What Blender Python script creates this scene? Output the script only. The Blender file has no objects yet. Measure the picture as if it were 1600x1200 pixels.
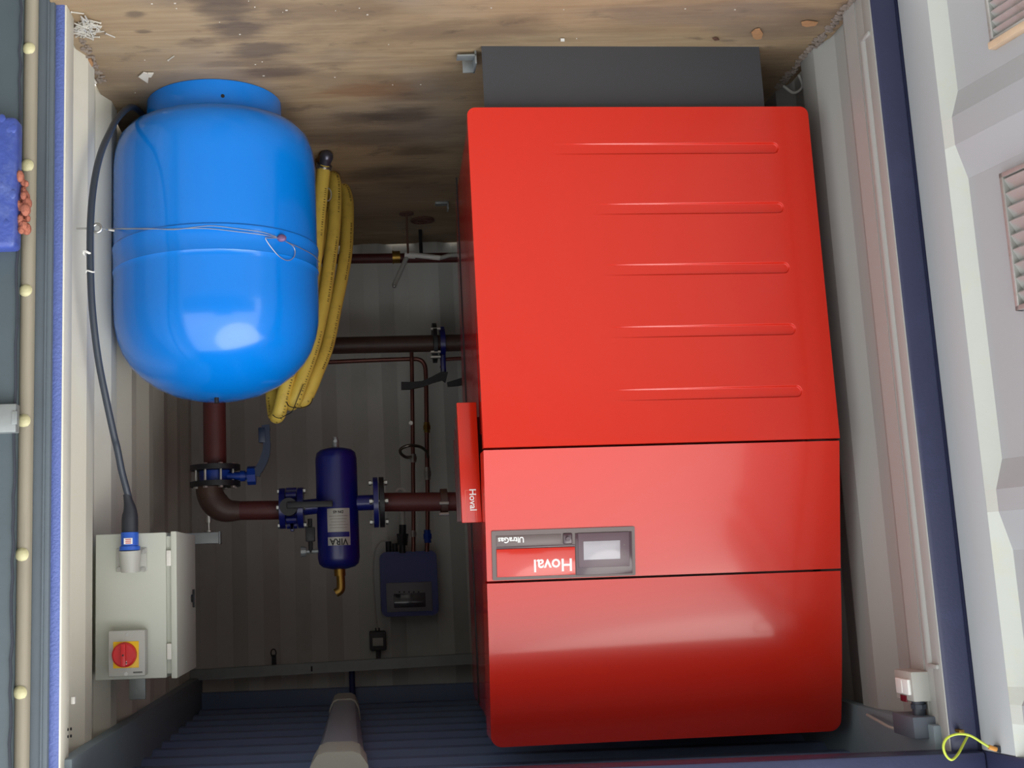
import bpy, bmesh, math, random
from mathutils import Vector as V, Matrix
random.seed(7)
D = bpy.data
COL = bpy.context.scene.collection
S = bpy.context.scene
PI = math.pi
# ------------------------------------------------------------------ camera (the photograph was taken with the camera upside down)
CP = V((.36641728, -3.25656354, 1.65098620)); FPX = 1867.94779
SX, SY = -203.222, -15.120
RT = V((.99925059, .01585154, -.03531277)); UP = V((.03224979, .16357408, .98600379)); FW = V((-.02140593, .9864037, -.16294029))
cam = D.objects.new('camera', D.cameras.new('camera')); COL.objects.link(cam)
cam.data.sensor_width = 36; cam.data.lens = 36 * FPX / 1600
cam.data.shift_x = -SX / 1600; cam.data.shift_y = SY / 1600
cam.data.clip_start = .05
m = Matrix.Identity(4)
for i, c in enumerate((-RT, -UP, -FW)):
    for j in range(3): m[j][i] = c[j]
m.translation = CP
cam.matrix_world = m
S.camera = cam
# ------------------------------------------------------------------ light: bright open sky in front of the container, soft sun
W = D.worlds.new('sky'); S.world = W; W.use_nodes = True
nt = W.node_tree; nt.nodes.clear()
wo = nt.nodes.new('ShaderNodeOutputWorld'); bg = nt.nodes.new('ShaderNodeBackground')
tc = nt.nodes.new('ShaderNodeTexCoord'); sp = nt.nodes.new('ShaderNodeSeparateXYZ'); cr = nt.nodes.new('ShaderNodeValToRGB')
cr.color_ramp.elements[0].position = 0.0; cr.color_ramp.elements[0].color = (1, .985, .96, 1)
cr.color_ramp.elements[1].position = .9; cr.color_ramp.elements[1].color = (.86, .92, 1, 1)
nt.links.new(tc.outputs['Generated'], sp.inputs[0]); nt.links.new(sp.outputs[2], cr.inputs[0])
nt.links.new(cr.outputs[0], bg.inputs[0]); nt.links.new(bg.outputs[0], wo.inputs[0])
bg.inputs[1].default_value = 2.3
sun = D.objects.new('sun', D.lights.new('sun', 'SUN')); COL.objects.link(sun)
sun.data.energy = 1.5; sun.data.angle = math.radians(45); sun.data.color = (1, .95, .86)
sun.rotation_euler = V((.48, .66, -.80)).to_track_quat('-Z', 'Y').to_euler()
S.view_settings.view_transform = 'Standard'; S.view_settings.look = 'None'
S.view_settings.gamma = 1; S.view_settings.use_curve_mapping = False
S.view_settings.exposure = 0.06

# ------------------------------------------------------------------ helpers
def ray(u, v): return (FW * FPX + RT * (800 + SX - u) + UP * (v - 600 - SY)).normalized()
def at(u, v, x=None, y=None, z=None):
    d = ray(u, v)
    t = (y - CP.y) / d.y if y is not None else (x - CP.x) / d.x if x is not None else (z - CP.z) / d.z
    return CP + d * t
def at_plane(u, v, p, n):
    d = ray(u, v); return CP + d * ((p - CP).dot(n) / d.dot(n))
def at_cyl(u, v, cx, cy, r):
    d = ray(u, v); ox, oy = CP.x - cx, CP.y - cy
    a = d.x**2 + d.y**2; b = 2 * (ox * d.x + oy * d.y); c = ox * ox + oy * oy - r * r
    q = b * b - 4 * a * c
    t = (-b - math.sqrt(max(q, 0))) / (2 * a)
    return CP + d * t
def lin(c):
    return tuple([(x / 255 / 12.92 if x <= 10 else ((x / 255 + .055) / 1.055)**2.4) for x in c]) + (1,)
MATS = {}
def mat(name, rgb, rough=.5, metal=0, var=.06, scale=8, bump=.02, bscale=60, coat=0, dirt=None, dirt_amt=.3, stretch=None, spec=.5):
    if name in MATS: return MATS[name]
    M = D.materials.new(name); M.use_nodes = True; t = M.node_tree; b = t.nodes['Principled BSDF']
    tcn = t.nodes.new('ShaderNodeTexCoord'); mp = t.nodes.new('ShaderNodeMapping')
    t.links.new(tcn.outputs['Object'], mp.inputs[0])
    if stretch: mp.inputs['Scale'].default_value = stretch
    n = t.nodes.new('ShaderNodeTexNoise'); n.inputs['Scale'].default_value = scale; n.inputs['Detail'].default_value = 6
    t.links.new(mp.outputs[0], n.inputs['Vector'])
    mx = t.nodes.new('ShaderNodeMix'); mx.data_type = 'RGBA'
    c = lin(rgb); mx.inputs[6].default_value = tuple(x * (1 - var) for x in c[:3]) + (1,)
    mx.inputs[7].default_value = tuple(min(1, x * (1 + var)) for x in c[:3]) + (1,)
    t.links.new(n.outputs[0], mx.inputs[0]); out = mx.outputs[2]
    if dirt:
        n2 = t.nodes.new('ShaderNodeTexNoise'); n2.inputs['Scale'].default_value = scale * .6; n2.inputs['Detail'].default_value = 8
        n2.inputs['Roughness'].default_value = .7
        t.links.new(mp.outputs[0], n2.inputs['Vector'])
        r = t.nodes.new('ShaderNodeValToRGB'); r.color_ramp.elements[0].position = .52; r.color_ramp.elements[1].position = .75
        r.color_ramp.elements[1].color = (dirt_amt,) * 3 + (1,)
        t.links.new(n2.outputs[0], r.inputs[0])
        m2 = t.nodes.new('ShaderNodeMix'); m2.data_type = 'RGBA'; m2.inputs[7].default_value = lin(dirt)
        t.links.new(r.outputs[0], m2.inputs[0]); t.links.new(out, m2.inputs[6]); out = m2.outputs[2]
    t.links.new(out, b.inputs['Base Color'])
    b.inputs['Roughness'].default_value = rough; b.inputs['Metallic'].default_value = metal
    b.inputs['Specular IOR Level'].default_value = spec
    b.inputs['Coat Weight'].default_value = coat; b.inputs['Coat Roughness'].default_value = .08
    if bump:
        nb = t.nodes.new('ShaderNodeTexNoise'); nb.inputs['Scale'].default_value = bscale; nb.inputs['Detail'].default_value = 3
        t.links.new(mp.outputs[0], nb.inputs['Vector'])
        bp = t.nodes.new('ShaderNodeBump'); bp.inputs['Strength'].default_value = bump; bp.inputs['Distance'].default_value = .01
        t.links.new(nb.outputs[0], bp.inputs['Height']); t.links.new(bp.outputs[0], b.inputs['Normal'])
    MATS[name] = M; return M

class B:
    """collects shapes in world coordinates; .obj() links them as one mesh object"""
    def __init__(s): s.bm = bmesh.new()
    def box(s, x0, x1, y0, y1, z0, z1, bev=0, M=None, seg=2):
        r = bmesh.ops.create_cube(s.bm, size=1)['verts']
        for v in r:
            v.co = V((x0 + (v.co.x + .5) * (x1 - x0), y0 + (v.co.y + .5) * (y1 - y0), z0 + (v.co.z + .5) * (z1 - z0)))
        if bev:
            es = list({e for v in r for e in v.link_edges})
            r = bmesh.ops.bevel(s.bm, geom=es, offset=bev, segments=seg, affect='EDGES', profile=.5)['verts']
        if M: bmesh.ops.transform(s.bm, matrix=M, verts=list(set(r)))
        return s
    def cyl(s, p0, p1, r0, r1=None, seg=20):
        r1 = r0 if r1 is None else r1
        p0, p1 = V(p0), V(p1); d = p1 - p0
        M = Matrix.Translation((p0 + p1) / 2) @ d.to_track_quat('Z', 'Y').to_matrix().to_4x4()
        bmesh.ops.create_cone(s.bm, cap_ends=True, segments=seg, radius1=r0, radius2=r1, depth=d.length, matrix=M)
        return s
    def sph(s, c, r, seg=12, sc=(1, 1, 1)):
        bmesh.ops.create_uvsphere(s.bm, u_segments=seg, v_segments=max(6, seg // 2), radius=r, matrix=Matrix.Translation(c) @ Matrix.Diagonal(tuple(sc) + (1,)))
        return s
    def tube(s, pts, r, seg=10, closed=False):
        pts = [V(p) for p in pts]; n = len(pts); rings = []; prev = None
        R = r if isinstance(r, (list, tuple)) else [r] * n
        for i, p in enumerate(pts):
            a = pts[i - 1] if (i > 0 or closed) else p; b = pts[(i + 1) % n] if (i < n - 1 or closed) else p
            t = (b - a).normalized()
            if prev is None:
                x = t.orthogonal().normalized()
            else:
                x = (prev - t * prev.dot(t)).normalized()
            prev = x; y = t.cross(x)
            rings.append([s.bm.verts.new(p + (x * math.cos(2 * PI * k / seg) + y * math.sin(2 * PI * k / seg)) * R[i]) for k in range(seg)])
        for i in range(n - (0 if closed else 1)):
            q0, q1 = rings[i], rings[(i + 1) % n]
            for k in range(seg): s.bm.faces.new((q0[k], q0[(k + 1) % seg], q1[(k + 1) % seg], q1[k]))
        if not closed:
            s.bm.faces.new(rings[0][::-1]); s.bm.faces.new(rings[-1])
        return s
    def lathe(s, prof, c=(0, 0, 0), ax=None, seg=64):
        M = Matrix.Translation(V(c)) @ (V(ax).to_track_quat('Z', 'Y').to_matrix().to_4x4() if ax else Matrix.Identity(4))
        rings = []
        for r, z in prof:
            if r < 1e-6: rings.append([s.bm.verts.new(M @ V((0, 0, z)))])
            else: rings.append([s.bm.verts.new(M @ V((r * math.cos(2 * PI * k / seg), r * math.sin(2 * PI * k / seg), z))) for k in range(seg)])
        for a, b in zip(rings, rings[1:]):
            for k in range(seg):
                k2 = (k + 1) % seg
                f = [a[0] if len(a) == 1 else a[k], a[0] if len(a) == 1 else a[k2], b[0] if len(b) == 1 else b[k2], b[0] if len(b) == 1 else b[k]]
                f2 = []
                for q in f:
                    if q not in f2: f2.append(q)
                if len(f2) > 2: s.bm.faces.new(f2)
        return s
    def prism(s, poly, f0, f1):
        a = [s.bm.verts.new(f0(p)) for p in poly]; b = [s.bm.verts.new(f1(p)) for p in poly]
        s.bm.faces.new(a); s.bm.faces.new(b[::-1]); n = len(poly)
        for i in range(n): s.bm.faces.new((a[i], b[i], b[(i + 1) % n], a[(i + 1) % n]))
        return s
    def grid(s, rows):
        g = [[s.bm.verts.new(p) for p in r] for r in rows]
        for a, b in zip(g, g[1:]):
            for i in range(len(a) - 1): s.bm.faces.new((a[i], a[i + 1], b[i + 1], b[i]))
        return s
    def mesh(s, name, m, sharp=35, recalc=True):
        if recalc: bmesh.ops.recalc_face_normals(s.bm, faces=s.bm.faces)
        ca = math.radians(sharp)
        for e in s.bm.edges:
            if len(e.link_faces) == 2: e.smooth = e.calc_face_angle(0) < ca
        for f in s.bm.faces: f.smooth = True
        me = D.meshes.new(name); s.bm.to_mesh(me); s.bm.free()
        me.materials.append(m if not isinstance(m, str) else MATS[m]); return me
    def obj(s, name, m, parent=None, label=None, cat=None, group=None, kind=None, sharp=35, recalc=True):
        if len(s.bm.verts) == 0: s.bm.free(); return None
        vs = [v.co for v in s.bm.verts]
        lo = V([min(v[i] for v in vs) for i in range(3)]); hi = V([max(v[i] for v in vs) for i in range(3)])
        org = (lo + hi) / 2; org.z = lo.z
        bmesh.ops.translate(s.bm, verts=s.bm.verts, vec=-org)
        o = D.objects.new(name, s.mesh(name, m, sharp, recalc)); COL.objects.link(o)
        put(o, org, parent); tag(o, label, cat, group, kind)
        return o
WLOC = {}
def put(o, org, parent):
    WLOC[o.name] = V(org)
    if parent is not None:
        o.parent = parent; o.location = V(org) - WLOC[parent.name]
    else: o.location = org
def tag(o, label=None, cat=None, group=None, kind=None):
    if label: o['label'] = label
    if cat: o['category'] = cat
    if group: o['group'] = group
    if kind: o['kind'] = kind
    return o
def thing(name, loc, label, cat, group=None, kind=None):
    o = D.objects.new(name, None); o.empty_display_size = .05; COL.objects.link(o); put(o, V(loc), None)
    return tag(o, label, cat, group, kind)
def inst(src, org, parent, name=None, rot=None):
    o = src.copy(); COL.objects.link(o); o.parent = None
    for k in ('label', 'category'):
        if k in o.keys() and parent is not None: del o[k]
    put(o, V(org), parent)
    if rot: o.rotation_euler = rot
    return o
def spline(pts, n=8):
    pts = [V(p) for p in pts]; out = []
    P = [pts[0] * 2 - pts[1]] + pts + [pts[-1] * 2 - pts[-2]]
    for i in range(1, len(P) - 2):
        for k in range(n):
            t = k / n; a, b, c, d = P[i - 1:i + 3]
            out.append(.5 * ((2 * b) + (c - a) * t + (2 * a - 5 * b + 4 * c - d) * t * t + (3 * b - a - 3 * c + d) * t**3))
    out.append(pts[-1]); return out
def text_obj(name, s, size, fn, m, parent, depth=.001, bold=.0, align='CENTER', sx=1):
    """flat lettering; fn maps (x, y, h) in text units to a world point"""
    cu = D.curves.new('t', 'FONT'); cu.body = s; cu.size = size; cu.extrude = depth / 2; cu.offset = bold
    cu.align_x = align; cu.align_y = 'CENTER'; cu.resolution_u = 3
    o = D.objects.new('t', cu); COL.objects.link(o)
    me = D.meshes.new_from_object(o.evaluated_get(bpy.context.evaluated_depsgraph_get()))
    D.objects.remove(o); b = B(); b.bm.from_mesh(me); D.meshes.remove(me)
    for v in b.bm.verts: v.co = fn(v.co.x * sx, v.co.y, v.co.z + depth / 2)
    return b.obj(name, m, parent, recalc=False)
def frame(o, ex, ey):
    ex = V(ex).normalized(); ey = V(ey).normalized(); n = ex.cross(ey)
    M = Matrix.Identity(4)
    for i, c in enumerate((ex, ey, n)):
        for j in range(3): M[j][i] = c[j]
    M.translation = V(o); return M
def rrect(w0, w1, h0, h1, r, n=5, corners=(1, 1, 1, 1)):
    out = []
    for k, (cx, cy, a0) in enumerate(((w1 - r, h1 - r, 0), (w0 + r, h1 - r, PI / 2), (w0 + r, h0 + r, PI), (w1 - r, h0 + r, PI * 1.5))):
        if corners[k]:
            out += [(cx + r * math.cos(a0 + PI / 2 * i / n), cy + r * math.sin(a0 + PI / 2 * i / n)) for i in range(n + 1)]
        else: out.append(((w1, w0, w0, w1)[k], (h1, h1, h0, h0)[k]))
    return out

# ------------------------------------------------------------------ materials
mat('wall_paint', (214, 211, 196), .5, var=.03, scale=3, bump=.03, dirt=(150, 140, 125), dirt_amt=.18)
mat('back_paint', (202, 203, 197), .55, var=.03, scale=3, bump=.03, dirt=(120, 112, 100), dirt_amt=.25)
mat('left_paint_shaded', (160, 160, 156), .5, var=.03, scale=3, bump=.03, dirt=(150, 140, 130), dirt_amt=.18)  # interior paint darkened: the shade on this side is in the colour
mat('door_paint', (166, 169, 171), .5, var=.02, scale=3, bump=.04, dirt=(165, 160, 150), dirt_amt=.2)
mat('ceiling_paint_haze', (108, 124, 158), .55, var=.05, scale=3, bump=.03)  # slate blue, lightened to carry the lens haze over the ceiling
mat('navy_paint', (50, 54, 82), .38, var=.08, scale=5, bump=.06, bscale=90, dirt=(75, 85, 125), dirt_amt=.3)
mat('blue_post_paint', (88, 104, 165), .5, var=.12, scale=30, bump=.3, bscale=140)
mat('boiler_red', (206, 38, 18), .24, var=.01, bump=.006, bscale=25, coat=.5, spec=.5)
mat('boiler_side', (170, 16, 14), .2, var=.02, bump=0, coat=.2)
mat('plinth_grey', (62, 63, 67), .5, var=.04, bump=.05, bscale=300)
mat('tank_blue', (0, 124, 224), .2, var=.01, bump=.006, bscale=20, coat=.35)
mat('pipe_red', (82, 34, 32), .55, var=.15, scale=12, bump=.08)
mat('pipe_brown', (72, 52, 44), .5, var=.2, scale=18, bump=.12, dirt=(110, 80, 60), dirt_amt=.5)
mat('blue_iron', (12, 20, 100), .35, var=.05, bump=.03, coat=.2)
mat('valve_blue', (10, 50, 135), .4, var=.05, bump=.03)
mat('black_iron', (22, 22, 26), .5, var=.1, bump=.08)
mat('lever_slate', (28, 42, 66), .45, var=.05, bump=.03)
mat('zinc', (190, 190, 186), .35, metal=.9, var=.08, scale=30, bump=.03)
mat('galvanised', (150, 155, 155), .5, metal=.6, var=.15, scale=25, bump=.05)
mat('brass', (150, 118, 56), .4, metal=.9, var=.08, bump=.02)
mat('copper', (104, 60, 52), .35, metal=.5, var=.1, scale=20, bump=.02)
mat('hose_yellow', (228, 198, 88), .55, var=.08, scale=30, bump=.06, bscale=250, dirt=(130, 100, 50), dirt_amt=.35)
mat('hose_print', (90, 70, 30), .7, var=.1, bump=0)
mat('rubber_black', (38, 42, 50), .5, var=.08, bump=.05)
mat('cable_grey', (52, 60, 72), .45, var=.05, bump=.03)
mat('enclosure_grey', (196, 199, 188), .5, var=.02, bump=.03, bscale=200)
mat('plastic_grey', (178, 178, 172), .45, var=.02, bump=.01)
mat('plastic_white', (225, 222, 215), .4, var=.02, bump=.01)
mat('plug_blue', (40, 90, 190), .4, var=.03, bump=.01)
mat('knob_red', (205, 40, 45), .35, var=.02, bump=.01)
mat('plate_yellow', (240, 190, 20), .4, var=.02, bump=0)
mat('print_white', (245, 245, 242), .5, var=0, bump=0)
mat('print_black', (25, 25, 28), .6, var=0, bump=0)
mat('print_red', (190, 40, 40), .6, var=0, bump=0)
mat('bezel_grey', (102, 88, 86), .35, var=.03, bump=.01)
mat('bezel_dark', (72, 48, 56), .22, var=.03, bump=0, coat=.3)
mat('screen_grey', (176, 172, 178), .15, var=.02, bump=0)
mat('label_silver', (170, 168, 160), .4, metal=.3, var=.05, bump=0)
mat('seal_pink', (120, 90, 130), .5, metal=.3, var=.3, scale=80, bump=.2)
mat('wire_steel', (196, 205, 215), .3, metal=.8, var=.03, bump=0)
mat('box_blue', (16, 34, 120), .4, var=.03, bump=.01)
mat('face_grey', (112, 112, 118), .4, var=.03, bump=.01)
mat('gasket_tan', (150, 142, 125), .6, var=.1, scale=15, bump=.08, dirt=(105, 98, 92), dirt_amt=.4, stretch=(1, 1, .15))
mat('gasket_slate', (88, 98, 106), .6, var=.1, scale=10, bump=.08)
mat('gasket_dark', (46, 50, 60), .6, var=.12, scale=14, bump=.1)
mat('rivet_cream', (196, 190, 148), .5, var=.12, scale=60, bump=.2)
mat('leaf_grey', (72, 84, 90), .55, var=.12, scale=10, bump=.06)
mat('hinge_blue', (58, 76, 150), .45, var=.15, scale=25, bump=.3, bscale=60, dirt=(110, 125, 170), dirt_amt=.5)
mat('rust', (165, 100, 80), .85, var=.3, scale=60, bump=.6, bscale=120)
mat('vent_metal', (176, 176, 172), .4, metal=.5, var=.1, scale=40, bump=.08, dirt=(130, 115, 95), dirt_amt=.6)
mat('vent_wood', (205, 180, 150), .7, var=.12, scale=50, bump=.2)
mat('earth_green', (190, 205, 70), .45, var=.1, bump=0)
mat('lug_orange', (215, 150, 70), .45, var=.05, bump=0)
mat('lamp_cream', (200, 198, 186), .4, var=.02, bump=0)
mat('lamp_diffuser', (170, 172, 182), .3, var=.02, bump=0)
mat('paper', (196, 190, 180), .8, var=.05, bump=.1)
mat('leaf_brown', (166, 124, 86), .8, var=.2, scale=60, bump=.2)
mat('grit', (128, 116, 106), .9, var=.3, scale=90, bump=.5)
mat('dull_brown', (90, 60, 48), .7, var=.2, bump=.1)
mat('sky_blocker', (104, 101, 94), .9, var=.2, scale=2, bump=.2)
mat('ground_grey', (128, 124, 116), .9, var=.15, scale=3, bump=.3)

STAINS = [(352, 12, .10, .14, .75, (70, 58, 52)), (375, 45, .10, .10, .8, (72, 60, 54)), (405, 80, .13, .08, .8, (70, 58, 54)), (432, 112, .14, .05, .75, (74, 60, 54)), (395, 100, .16, .03, .5, (80, 66, 58)),
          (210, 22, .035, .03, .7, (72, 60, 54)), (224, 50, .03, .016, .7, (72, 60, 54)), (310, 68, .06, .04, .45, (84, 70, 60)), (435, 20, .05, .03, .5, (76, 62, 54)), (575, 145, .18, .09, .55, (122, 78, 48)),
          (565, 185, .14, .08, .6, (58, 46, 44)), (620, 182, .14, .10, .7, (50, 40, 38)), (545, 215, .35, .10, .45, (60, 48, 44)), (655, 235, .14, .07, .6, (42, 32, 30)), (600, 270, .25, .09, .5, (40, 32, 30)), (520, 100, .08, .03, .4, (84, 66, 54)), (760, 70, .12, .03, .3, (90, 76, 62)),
          (1090, 20, .35, .09, .5, (112, 102, 92)), (1200, 40, .2, .1, .4, (112, 102, 92))]
def ramp_m(x, k, N, L):
    m_ = N('ShaderNodeMapRange'); m_.inputs[1].default_value = 1.6; m_.inputs[2].default_value = 2.4; m_.inputs[3].default_value = k * .8; m_.interpolation_type = 'SMOOTHSTEP'; m_.inputs[4].default_value = 0
    L(x, m_.inputs[0]); return m_.outputs[0]
def plywood():
    M = D.materials.new('plywood'); M.use_nodes = True; t = M.node_tree; b = t.nodes['Principled BSDF']; N = t.nodes.new; L = t.links.new
    tcn = N('ShaderNodeTexCoord')
    def noise(sc, det=6, rough=.6, stretch=(1, 1, 1), dist=0):
        mp = N('ShaderNodeMapping'); mp.inputs['Scale'].default_value = stretch; L(tcn.outputs['Object'], mp.inputs[0])
        n = N('ShaderNodeTexNoise'); n.inputs['Scale'].default_value = sc; n.inputs['Detail'].default_value = det
        n.inputs['Roughness'].default_value = rough; n.inputs['Distortion'].default_value = dist; L(mp.outputs[0], n.inputs['Vector']); return n.outputs[0]
    def ramp(x, p0, p1, c0, c1):
        r = N('ShaderNodeValToRGB'); r.color_ramp.elements[0].position = p0; r.color_ramp.elements[1].position = p1
        r.color_ramp.elements[0].color = c0; r.color_ramp.elements[1].color = c1; L(x, r.inputs[0]); return r.outputs[0]
    def mix(f, a, c):
        q = N('ShaderNodeMix'); q.data_type = 'RGBA'; L(f, q.inputs[0])
        for k, s in ((6, a), (7, c)):
            if isinstance(s, tuple): q.inputs[k].default_value = s
            else: L(s, q.inputs[k])
        return q.outputs[2]
    base = ramp(noise(3.2, 10, .65, (.25, 2.2, 1), .6), .3, .7, lin((134, 112, 84)), lin((176, 155, 122)))
    fine = ramp(noise(26, 6, .6, (.12, 2.5, 1)), .3, .75, (0, 0, 0, 1), (1, 1, 1, 1))
    c1 = mix(fine, base, lin((142, 118, 90)))
    big = ramp(noise(2.1, 7, .62, (.55, 1.5, 1), .3), .47, .60, (0, 0, 0, 1), (.5, .5, .5, 1))
    c2 = mix(big, c1, lin((92, 74, 60)))
    spots = ramp(noise(9, 5, .6, (.7, 1.4, 1), .2), .60, .70, (0, 0, 0, 1), (.45, .45, .45, 1))
    c3 = mix(spots, c2, lin((66, 54, 48)))
    grey = ramp(noise(1.4, 3, .5), .5, .68, (0, 0, 0, 1), (.6, .6, .6, 1))
    c4 = mix(grey, c3, lin((140, 128, 114)))
    # stains with a place of their own: (x, y, radius x, radius y, strength, colour)
    ang = noise(6, 6, .7, (.5, 2.2, 1)); out = c4
    FO = (.006, 1.318)
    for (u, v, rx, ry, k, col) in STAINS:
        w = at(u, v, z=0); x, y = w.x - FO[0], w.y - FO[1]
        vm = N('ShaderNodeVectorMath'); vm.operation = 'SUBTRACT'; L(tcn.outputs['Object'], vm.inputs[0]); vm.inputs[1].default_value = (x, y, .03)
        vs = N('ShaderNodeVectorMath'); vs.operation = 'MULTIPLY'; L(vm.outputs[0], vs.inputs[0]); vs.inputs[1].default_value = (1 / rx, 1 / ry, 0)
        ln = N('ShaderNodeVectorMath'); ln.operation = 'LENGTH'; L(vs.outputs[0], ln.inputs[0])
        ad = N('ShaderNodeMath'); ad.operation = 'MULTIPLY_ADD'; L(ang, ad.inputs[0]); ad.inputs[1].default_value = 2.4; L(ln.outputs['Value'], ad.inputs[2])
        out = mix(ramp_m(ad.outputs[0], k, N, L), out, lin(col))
    L(out, b.inputs['Base Color']); b.inputs['Roughness'].default_value = .72
    bp = N('ShaderNodeBump'); bp.inputs['Strength'].default_value = .25; bp.inputs['Distance'].default_value = .004
    L(noise(40, 6, .7, (.15, 2, 1)), bp.inputs['Height']); L(bp.outputs[0], b.inputs['Normal'])
    MATS['plywood'] = M
plywood()

# ------------------------------------------------------------------ setting
YB = 2.646
st = lambda b, name, m, sharp=35, label=None: b.obj(name, m, kind='structure', sharp=sharp, label=label)
b = B(); b.box(-9, 9, -12, -.12, -.30, -.16); st(b, 'ground', 'ground_grey', label='grey ground in front of the container')
b = B(); b.box(-1.20, 1.212, -.03, YB + .02, -.03, 0); st(b, 'floor', 'plywood', label='worn stained plywood floor')
def corr(s0, s1, start, pitch, dep, fa, sl, fb):
    """corrugation profile: flat fa at 0, slope sl to dep, flat fb, slope back"""
    pts = []; s = start
    while s > s0: s -= pitch
    while s < s1 + pitch:
        pts += [(s, 0), (s + sl, dep), (s + sl + fb, dep), (s + 2 * sl + fb, 0)]; s += pitch
    def ev(x):
        for a, c in zip(pts, pts[1:]):
            if a[0] <= x <= c[0]: return a[1] + (c[1] - a[1]) * (x - a[0]) / max(1e-9, c[0] - a[0])
        return 0
    q = [(s0, ev(s0))] + [p for p in pts if s0 < p[0] < s1] + [(s1, ev(s1))]
    return q
def corr_wall(name, m, prof, z0, z1, f, label):
    th = .006; b = B()
    poly = [(s, d) for s, d in prof] + [(s, d + th) for s, d in reversed(prof)]
    b.prism(poly, lambda p: f(p[0], p[1], z0), lambda p: f(p[0], p[1], z1))
    return st(b, name, m, sharp=15, label=label)
ZT = 2.30
corr_wall('wall_right', 'wall_paint', corr(.083, YB + .03, .083, .36, .036, .09, .09, .09), -.02, ZT, lambda s, d, z: V((1.188 + d, s, z)), 'pale cream corrugated steel side wall behind the blue tank')
corr_wall('wall_left', 'left_paint_shaded', corr(.10, YB + .03, .179, .36, .036, .09, .09, .07), -.02, ZT, lambda s, d, z: V((-1.170 - d, s, z)), 'pale grey corrugated steel side wall beside the red boiler')
corr_wall('wall_back', 'back_paint', corr(-1.22, 1.23, .01, .306, .036, .0765, .0765, .0765), -.02, ZT, lambda s, d, z: V((s, YB + d, z)), 'dim grey corrugated back wall')
def ceil_f(s, d, x): return V((x, s, 2.262 + d))
prof = corr(-.02, YB + .05, .06, .210, .034, .05, .05, .055)
b = B(); b.prism([(s, d) for s, d in prof] + [(s, .09) for s, d in reversed(prof)], lambda p: ceil_f(p[0], p[1], -1.24), lambda p: ceil_f(p[0], p[1], 1.24))
st(b, 'ceiling', 'ceiling_paint_haze', sharp=15, label='slate blue corrugated steel ceiling')
# unseen wall added behind the camera to hold back low sky light
b = B(); b.box(-14, 14, -13.5, -12.5, -.2, 3.4, .05); b.box(-5, 0, -13.4, -12.6, 3.4, 4.2, .05); st(b, 'sky_blocker_wall', 'sky_blocker', label='added unseen wall that blocks low sky light')
# top rails; the shade on the two side rails is put into their paint
b = B(); b.box(1.150, 1.188, .04, YB, 2.11, 2.30, .004); st(b, 'trim_1', mat('rail_paint_shaded', (126, 140, 148), .5, bump=.03), label='top side rail on the tank side')
b = B(); b.box(-1.188, -1.150, .04, YB, 2.11, 2.30, .004); st(b, 'trim_2', 'rail_paint_shaded', label='top side rail on the boiler side')
b = B(); b.box(-1.16, 1.16, YB - .035, YB + .01, 2.19, 2.30, .004); st(b, 'trim_3', 'ceiling_paint_haze', label='top rail over the back wall')
b = B(); b.box(-1.25, 1.21, -.03, .045, 2.172, 2.34, .008); st(b, 'trim_4', 'navy_paint', label='dark blue header beam over the opening')
# right jamb (tank side)
b = B(); b.box(1.174, 1.208, -.004, .03, -.16, 2.20, .006); st(b, 'trim_5', 'blue_post_paint', label='narrow blue edge of the door post on the tank side')
b = B(); b.box(1.170, 1.20, -.001, .088, -.05, 2.19, .003); st(b, 'trim_6', 'wall_paint', label='cream inner return of the door post on the tank side')
# left jamb (boiler side): blue post, inner return with rounded ridge
b = B(); b.box(-1.249, -1.172, -.006, .05, -.16, 2.20, .010, seg=3); b.box(-1.30, -1.19, .0, .06, -.16, 2.30); st(b, 'trim_7', 'navy_paint', label='dark navy door post on the boiler side')
b = B(); b.box(-1.20, -1.170, -.001, .05, -.05, 2.18, .003); b.box(-1.20, -1.172, .05, .12, -.05, 2.18, .002)
st(b, 'trim_8', 'left_paint_shaded', label='grey inner return of the boiler side post')
b = B(); b.tube([(-1.180, .064, .14), (-1.180, .064, 1.96)], .018, 16)
for z in (.145, 1.955): b.box(-1.176, -1.162, .01, .062, z - .006, z + .006, .002)
st(b, 'trim_9', 'left_paint_shaded', label='rounded welded bar running up the grey jamb')
# edge debris along the side walls
def grit(name, x0, y0, x1, y1, n, sz, lab):
    b = B()
    for i in range(n):
        t = random.random(); x = x0 + (x1 - x0) * t + random.uniform(-.012, .012); y = y0 + (y1 - y0) * t + random.uniform(-.01, .01)
        r = sz * random.uniform(.4, 1.2)
        bmesh.ops.create_icosphere(b.bm, subdivisions=1, radius=r, matrix=Matrix.Translation((x, y, r * .4)) @ Matrix.Rotation(random.random() * 3, 4, 'X') @ Matrix.Diagonal((1.5, 1, .6, 1)))
    b.obj(name, 'grit', label=lab, cat='debris', kind='stuff')
grit('floor_grit', -1.165, .02, -1.165, .75, 260, .007, 'grey grit lying along the foot of the boiler side wall')
grit('floor_grit', 1.175, .12, 1.185, .55, 110, .006, 'pale grit lying along the foot of the wall beside the blue tank')

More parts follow.
